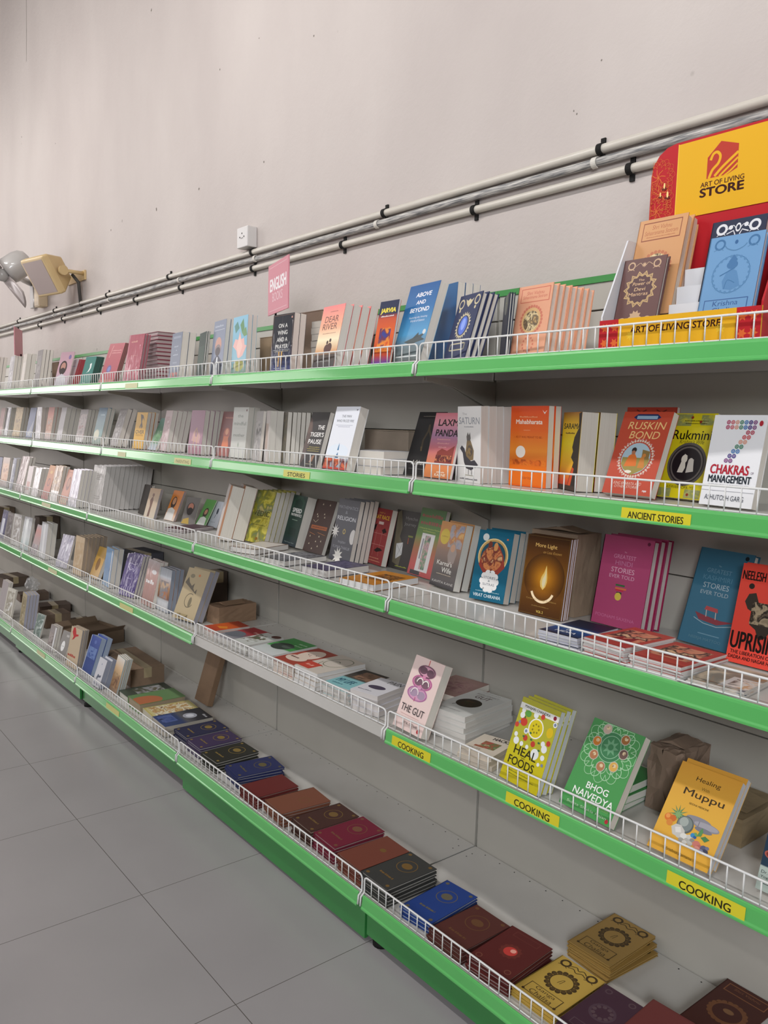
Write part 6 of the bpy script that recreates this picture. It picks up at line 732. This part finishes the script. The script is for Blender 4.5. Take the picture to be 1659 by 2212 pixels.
def diya(u, v, k=1): return [('e', u, v, .018*k, .006*k, '6a2418'), ('e', u, v+.014*k, .006*k, .014*k, 'f4d890')]
fl_ += [('mandala', .055, v_, .1, 'd06a38') for v_ in (.86, .76, .69)]
logo = fl_ + [('r', .58, .815, .79, .345, 'e3ac24'), ('l', [.185, .99, .185, .645], .005, 'f0c848')] + diya(.1, .8) + diya(.075, .765, .8) + diya(.125, .755, 1.1)
ox, oy = .48, .87
logo += [('p', [ox-.1, oy-.07, ox-.1, oy+.025, ox-.02, oy+.085, ox+.09, oy+.055, ox+.09, oy-.05, ox+.03, oy-.07], 'b83c30'),
         ('lc', [ox-.08, oy+.01, ox-.065, oy+.035, ox-.04, oy+.04, ox-.02, oy+.02, ox-.03, oy-.01, ox-.065, oy-.035, ox-.085, oy-.07], .016, 'e3ac24'),
         ('lc', [ox-.05, oy-.065, ox, oy-.03, ox+.09, oy+.02], .016, 'e3ac24'), ('lc', [ox-.02, oy-.07, ox+.03, oy-.04, ox+.09, oy-.005], .012, 'e3ac24'), ('lc', [ox+.01, oy-.072, ox+.05, oy-.055, ox+.09, oy-.03], .01, 'e3ac24'),
         ('t', 'ART OF LIVING', ox, oy-.094, .27, .022, '4a1a14', 0, .02), ('t', 'STORE', ox, oy-.13, .27, .038, '3a120e', 0, .05)]
o = print_art('board_print', logo, DW, DH, ds, .45, 0, DD-.0045)
for xx, mm in ((0, CW), (DW-.004, RED)):
    bm = bmesh.new(); add_prism(bm, [(.004, 0), (DD-.004, 0), (DD-.004, .25), (DD*.5, .25), (.004, .075)], 'x', xx, xx+.004); obj('side_panel', bm, mm, ds)
bm = bmesh.new(); add_box(bm, 0, DW, 0, .004, 0, .066); obj('front_panel', bm, YEL, ds)
print_art('front_print', [('r', .075, .5, .15, 1, 'b8242c'), ('r', .925, .5, .15, 1, 'b8242c'), ('r', .5, .5, .73, 1, 'e3ac24'), ('t', 'ART OF LIVING STORE', .5, .62, .56, .2, '3a140e', .1, .03)] + [('s', u, .45, .03, 8, .5, 'e8c03c') for u in (.22, .78)] + [('s', u, v, .03, 6, .5, 'dc6a34') for u in (.04, .11, .9, .96) for v in (.25, .75)], DW, .066, ds, .45)
for k, (yy, zz) in enumerate(((.115, .175), (.088, .135), (.062, .095))):
    for (xa, xb) in ((.128, .2),):
        bm = bmesh.new(); add_box(bm, xa, xb, yy, yy+.003, .002, zz); obj('tier', bm, CW, ds)

# ------------------------------------------------------------------ conduit pipes along the wall
PIPE = noisy('pipe', 'c6bfb4', 'cec8be', 6, .35)
PEEL = noisy('peel', '66676a', 'd6d1ca', 7, .5, .6, stretch=(2.2, 40, 40), bscale=30)
def pipe(y, z, r, m, label, clips, black, wob=0.0):
    t = thing('conduit_pipe', label, 'pipe', (0, y, z))
    rnd = random.Random(int(z*1000)); bm = bmesh.new(); pts = []
    x = XL+.01
    while x < 1.6: pts.append((x, 0, rnd.uniform(-wob, wob))); x += .35
    add_tube(bm, pts, r, 12); obj('tube', bm, m, t)
    for x in clips:
        bm = bmesh.new(); n = 10
        for i in range(n):
            a0 = math.pi*i/n; a1 = math.pi*(i+1)/n
        arc = [(-math.sin(math.pi*i/n)*(r+.0035) , -math.cos(math.pi*i/n)*(r+.0035)) for i in range(n+1)]
        inn = [(-math.sin(math.pi*i/n)*(r+.0012), -math.cos(math.pi*i/n)*(r+.0012)) for i in range(n, -1, -1)]
        add_prism(bm, arc + inn, 'x', x-.008, x+.008)
        if black:
            add_box(bm, x-.007, x+.007, r*.55, r*.98, r+.001, r+.018); add_box(bm, x-.007, x+.007, r*.55, r*.98, -r-.018, -r-.001)
        obj('clip', bm, DARK if black == 1 else mat('d2cdc5', .5), t)
pipe(.0475, 2.213, .0118, PIPE, 'uppermost cream conduit pipe along the wall', (.304, -.608, -1.533, -2.4, -3.283, -4.301, -5.209), 1)
pipe(.047, 2.181, .0115, PEEL, 'middle conduit with peeling paint along the wall', (.29, -.646, -1.504, -2.271, -3.25, -4.3), 0, .003)
pipe(.0475, 2.142, .0118, PIPE, 'lowest white conduit pipe along the wall with black clips', (.4, -.161, -.855, -1.527, -2.26, -2.852, -3.434, -4.123, -4.665, -5.267), 1)

# ------------------------------------------------------------------ wall socket
so = thing('wall_socket', 'white surface mounted wall socket above the conduits', 'socket', (-1.61, .06, 2.232))
bm = bmesh.new(); add_box(bm, 0, .094, -.05, -.0005, 0, .088); bevel(obj('box', bm, mat('d4d0ce', .4), so), .004)
bm = bmesh.new()
for a, b, q in ((.028, .045, .004), (.046, .06, .004), (.064, .045, .004), (.04, .04, .003), (.052, .04, .003)):
    c = circ(a, b, q, q, 10); bm.faces.new([bm.verts.new((p[0], -.0505, p[1])) for p in c])
obj('pin_hole', bm, DARK, so, False)

# ------------------------------------------------------------------ floodlight on the wall
CREAM = noisy('cream', 'c8ac7c', 'd0b688', 4, .45)
flp = thing('floodlight', 'cream metal floodlight on a wall bracket above the conduits', 'floodlight', (-3.86, -.13, 2.385))
FR = (math.radians(30), 0, math.radians(10))
def fobj(name, bm, m): o = obj(name, bm, m, flp); return o
RM = Matrix.Rotation(FR[2], 4, 'Z') @ Matrix.Rotation(FR[0], 4, 'X')
def rbox(bm, lo, hi, taper, mi=0):
    """box along local -y (front) with a smaller back"""
    (x0, z0), (x1, z1) = lo, hi
    F = [bm.verts.new(RM @ Vector(p)) for p in ((x0, -.06, z0), (x1, -.06, z0), (x1, -.06, z1), (x0, -.06, z1))]
    Mi = [bm.verts.new(RM @ Vector(p)) for p in ((x0, -.02, z0), (x1, -.02, z0), (x1, -.02, z1), (x0, -.02, z1))]
    Bk = [bm.verts.new(RM @ Vector((a*taper, .10, b*taper))) for a, b in ((x0, z0), (x1, z0), (x1, z1), (x0, z1))]
    bm.faces.new(F)
    for A, B in ((F, Mi), (Mi, Bk)):
        for i in range(4): bm.faces.new((A[i], A[(i+1) % 4], B[(i+1) % 4], B[i]))
    bm.faces.new(Bk[::-1])
bm = bmesh.new(); rbox(bm, (-.15, -.125), (.15, .125), .55); bevel(fobj('housing', bm, CREAM), .012, 3)
bm = bmesh.new()
q = [RM @ Vector(p) for p in ((-.128, -.0615, -.105), (.128, -.0615, -.105), (.128, -.0615, .105), (-.128, -.0615, .105))]
bm.faces.new([bm.verts.new(p) for p in q]); bm.faces.ensure_lookup_table(); fobj('glass', bm, mat('c4b4b0', .15, 0, .25))  # pale glass colour stands in for its reflection
bm = bmesh.new()
for sx in (-1, 1):
    a = RM @ Vector((sx*.16, .02, 0)); add_tube(bm, [a, a + Vector((0, .06, 0)), Vector((a.x*.95, .19-.01, a.z+.0))], .012, 8)
    add_tube(bm, [RM @ Vector((sx*.15, .02, 0)), RM @ Vector((sx*.178, .02, 0))], .03, 18)
fobj('bracket', bm, CREAM)
bm = bmesh.new(); add_box(bm, -.17, .17, .19-.012, .19-.001, -.03, .03); fobj('wall_plate', bm, CREAM)
bm = bmesh.new(); p0 = RM @ Vector((.12, .09, -.05))
add_tube(bm, [p0, p0 + Vector((.03, .03, -.05)), p0 + Vector((.0, .05, -.16)), p0 + Vector((-.03, .07, -.24)), p0 + Vector((.0, .08, -.27)), p0 + Vector((.08, .085, -.285))], .011, 8); fobj('cable', bm, mat('4a4744', .5))
jb = thing('junction_box', 'small cream junction box below the floodlight', 'junction box', (-4.62, .06, 2.26))
bm = bmesh.new(); add_box(bm, 0, .12, -.06, -.001, 0, .14); bevel(obj('box', bm, mat('cbb79a', .5), jb), .004)
bm = bmesh.new(); add_box(bm, .008, .112, -.063, -.0602, .008, .132); obj('lid', bm, mat('d2c0a6', .5), jb)

# ------------------------------------------------------------------ wall fan at the left frame edge
fan = thing('wall_fan', 'grey wall fan tilted downward at the left frame edge', 'fan', (-4.8, .06, 2.385))
GREY = noisy('fang', 'a9a5a2', 'b4b0ad', 3, .35, coat=.4)
bm = bmesh.new(); add_box(bm, -.045, .045, -.03, -.001, -.11, .12); bevel(obj('wall_bracket', bm, GREY, fan), .006)
bm = bmesh.new(); add_tube(bm, [(0, -.03, .07), (.06, -.1, .08), (.2, -.17, .075), (.3, -.2, .07)], .022, 10); obj('arm', bm, GREY, fan)
AX = Matrix.Translation((.385, -.25, .105)) @ Vector((-.25,-.72,-.62)).to_track_quat('-Z', 'Y').to_matrix().to_4x4()
bm = bmesh.new(); add_lathe(bm, [(.015, .125), (.05, .118), (.078, .09), (.09, .045), (.092, -.03), (.085, -.055), (.03, -.06)], 28, M=AX); obj('motor_housing', bm, GREY, fan)
bm = bmesh.new(); add_lathe(bm, [(.03, -.06), (.045, -.075), (.045, -.11), (.02, -.13)], 20, M=AX); obj('hub', bm, GREY, fan)
for k in range(3):
    bm = bmesh.new(); a0 = math.radians(120*k + 10); n = 8; rows = []
    for i in range(n+1):
        f = i/n; r_ = .04 + .21*f; wd = .35 + .75*math.sin(math.pi*min(1, f*.8+.1))*.55
        rows.append([bm.verts.new(AX @ Vector((r_*math.cos(a0+g*wd), r_*math.sin(a0+g*wd), -.09 - g*.035))) for g in (-.8, -.4, 0, .4, .8)])
    for A, B in zip(rows, rows[1:]):
        for j in range(4): bm.faces.new((A[j], A[j+1], B[j+1], B[j])).smooth = True
    o = obj('blade', bm, mat('b9aeab', .25), fan); sm = o.modifiers.new('solid', 'SOLIDIFY'); sm.thickness = .003
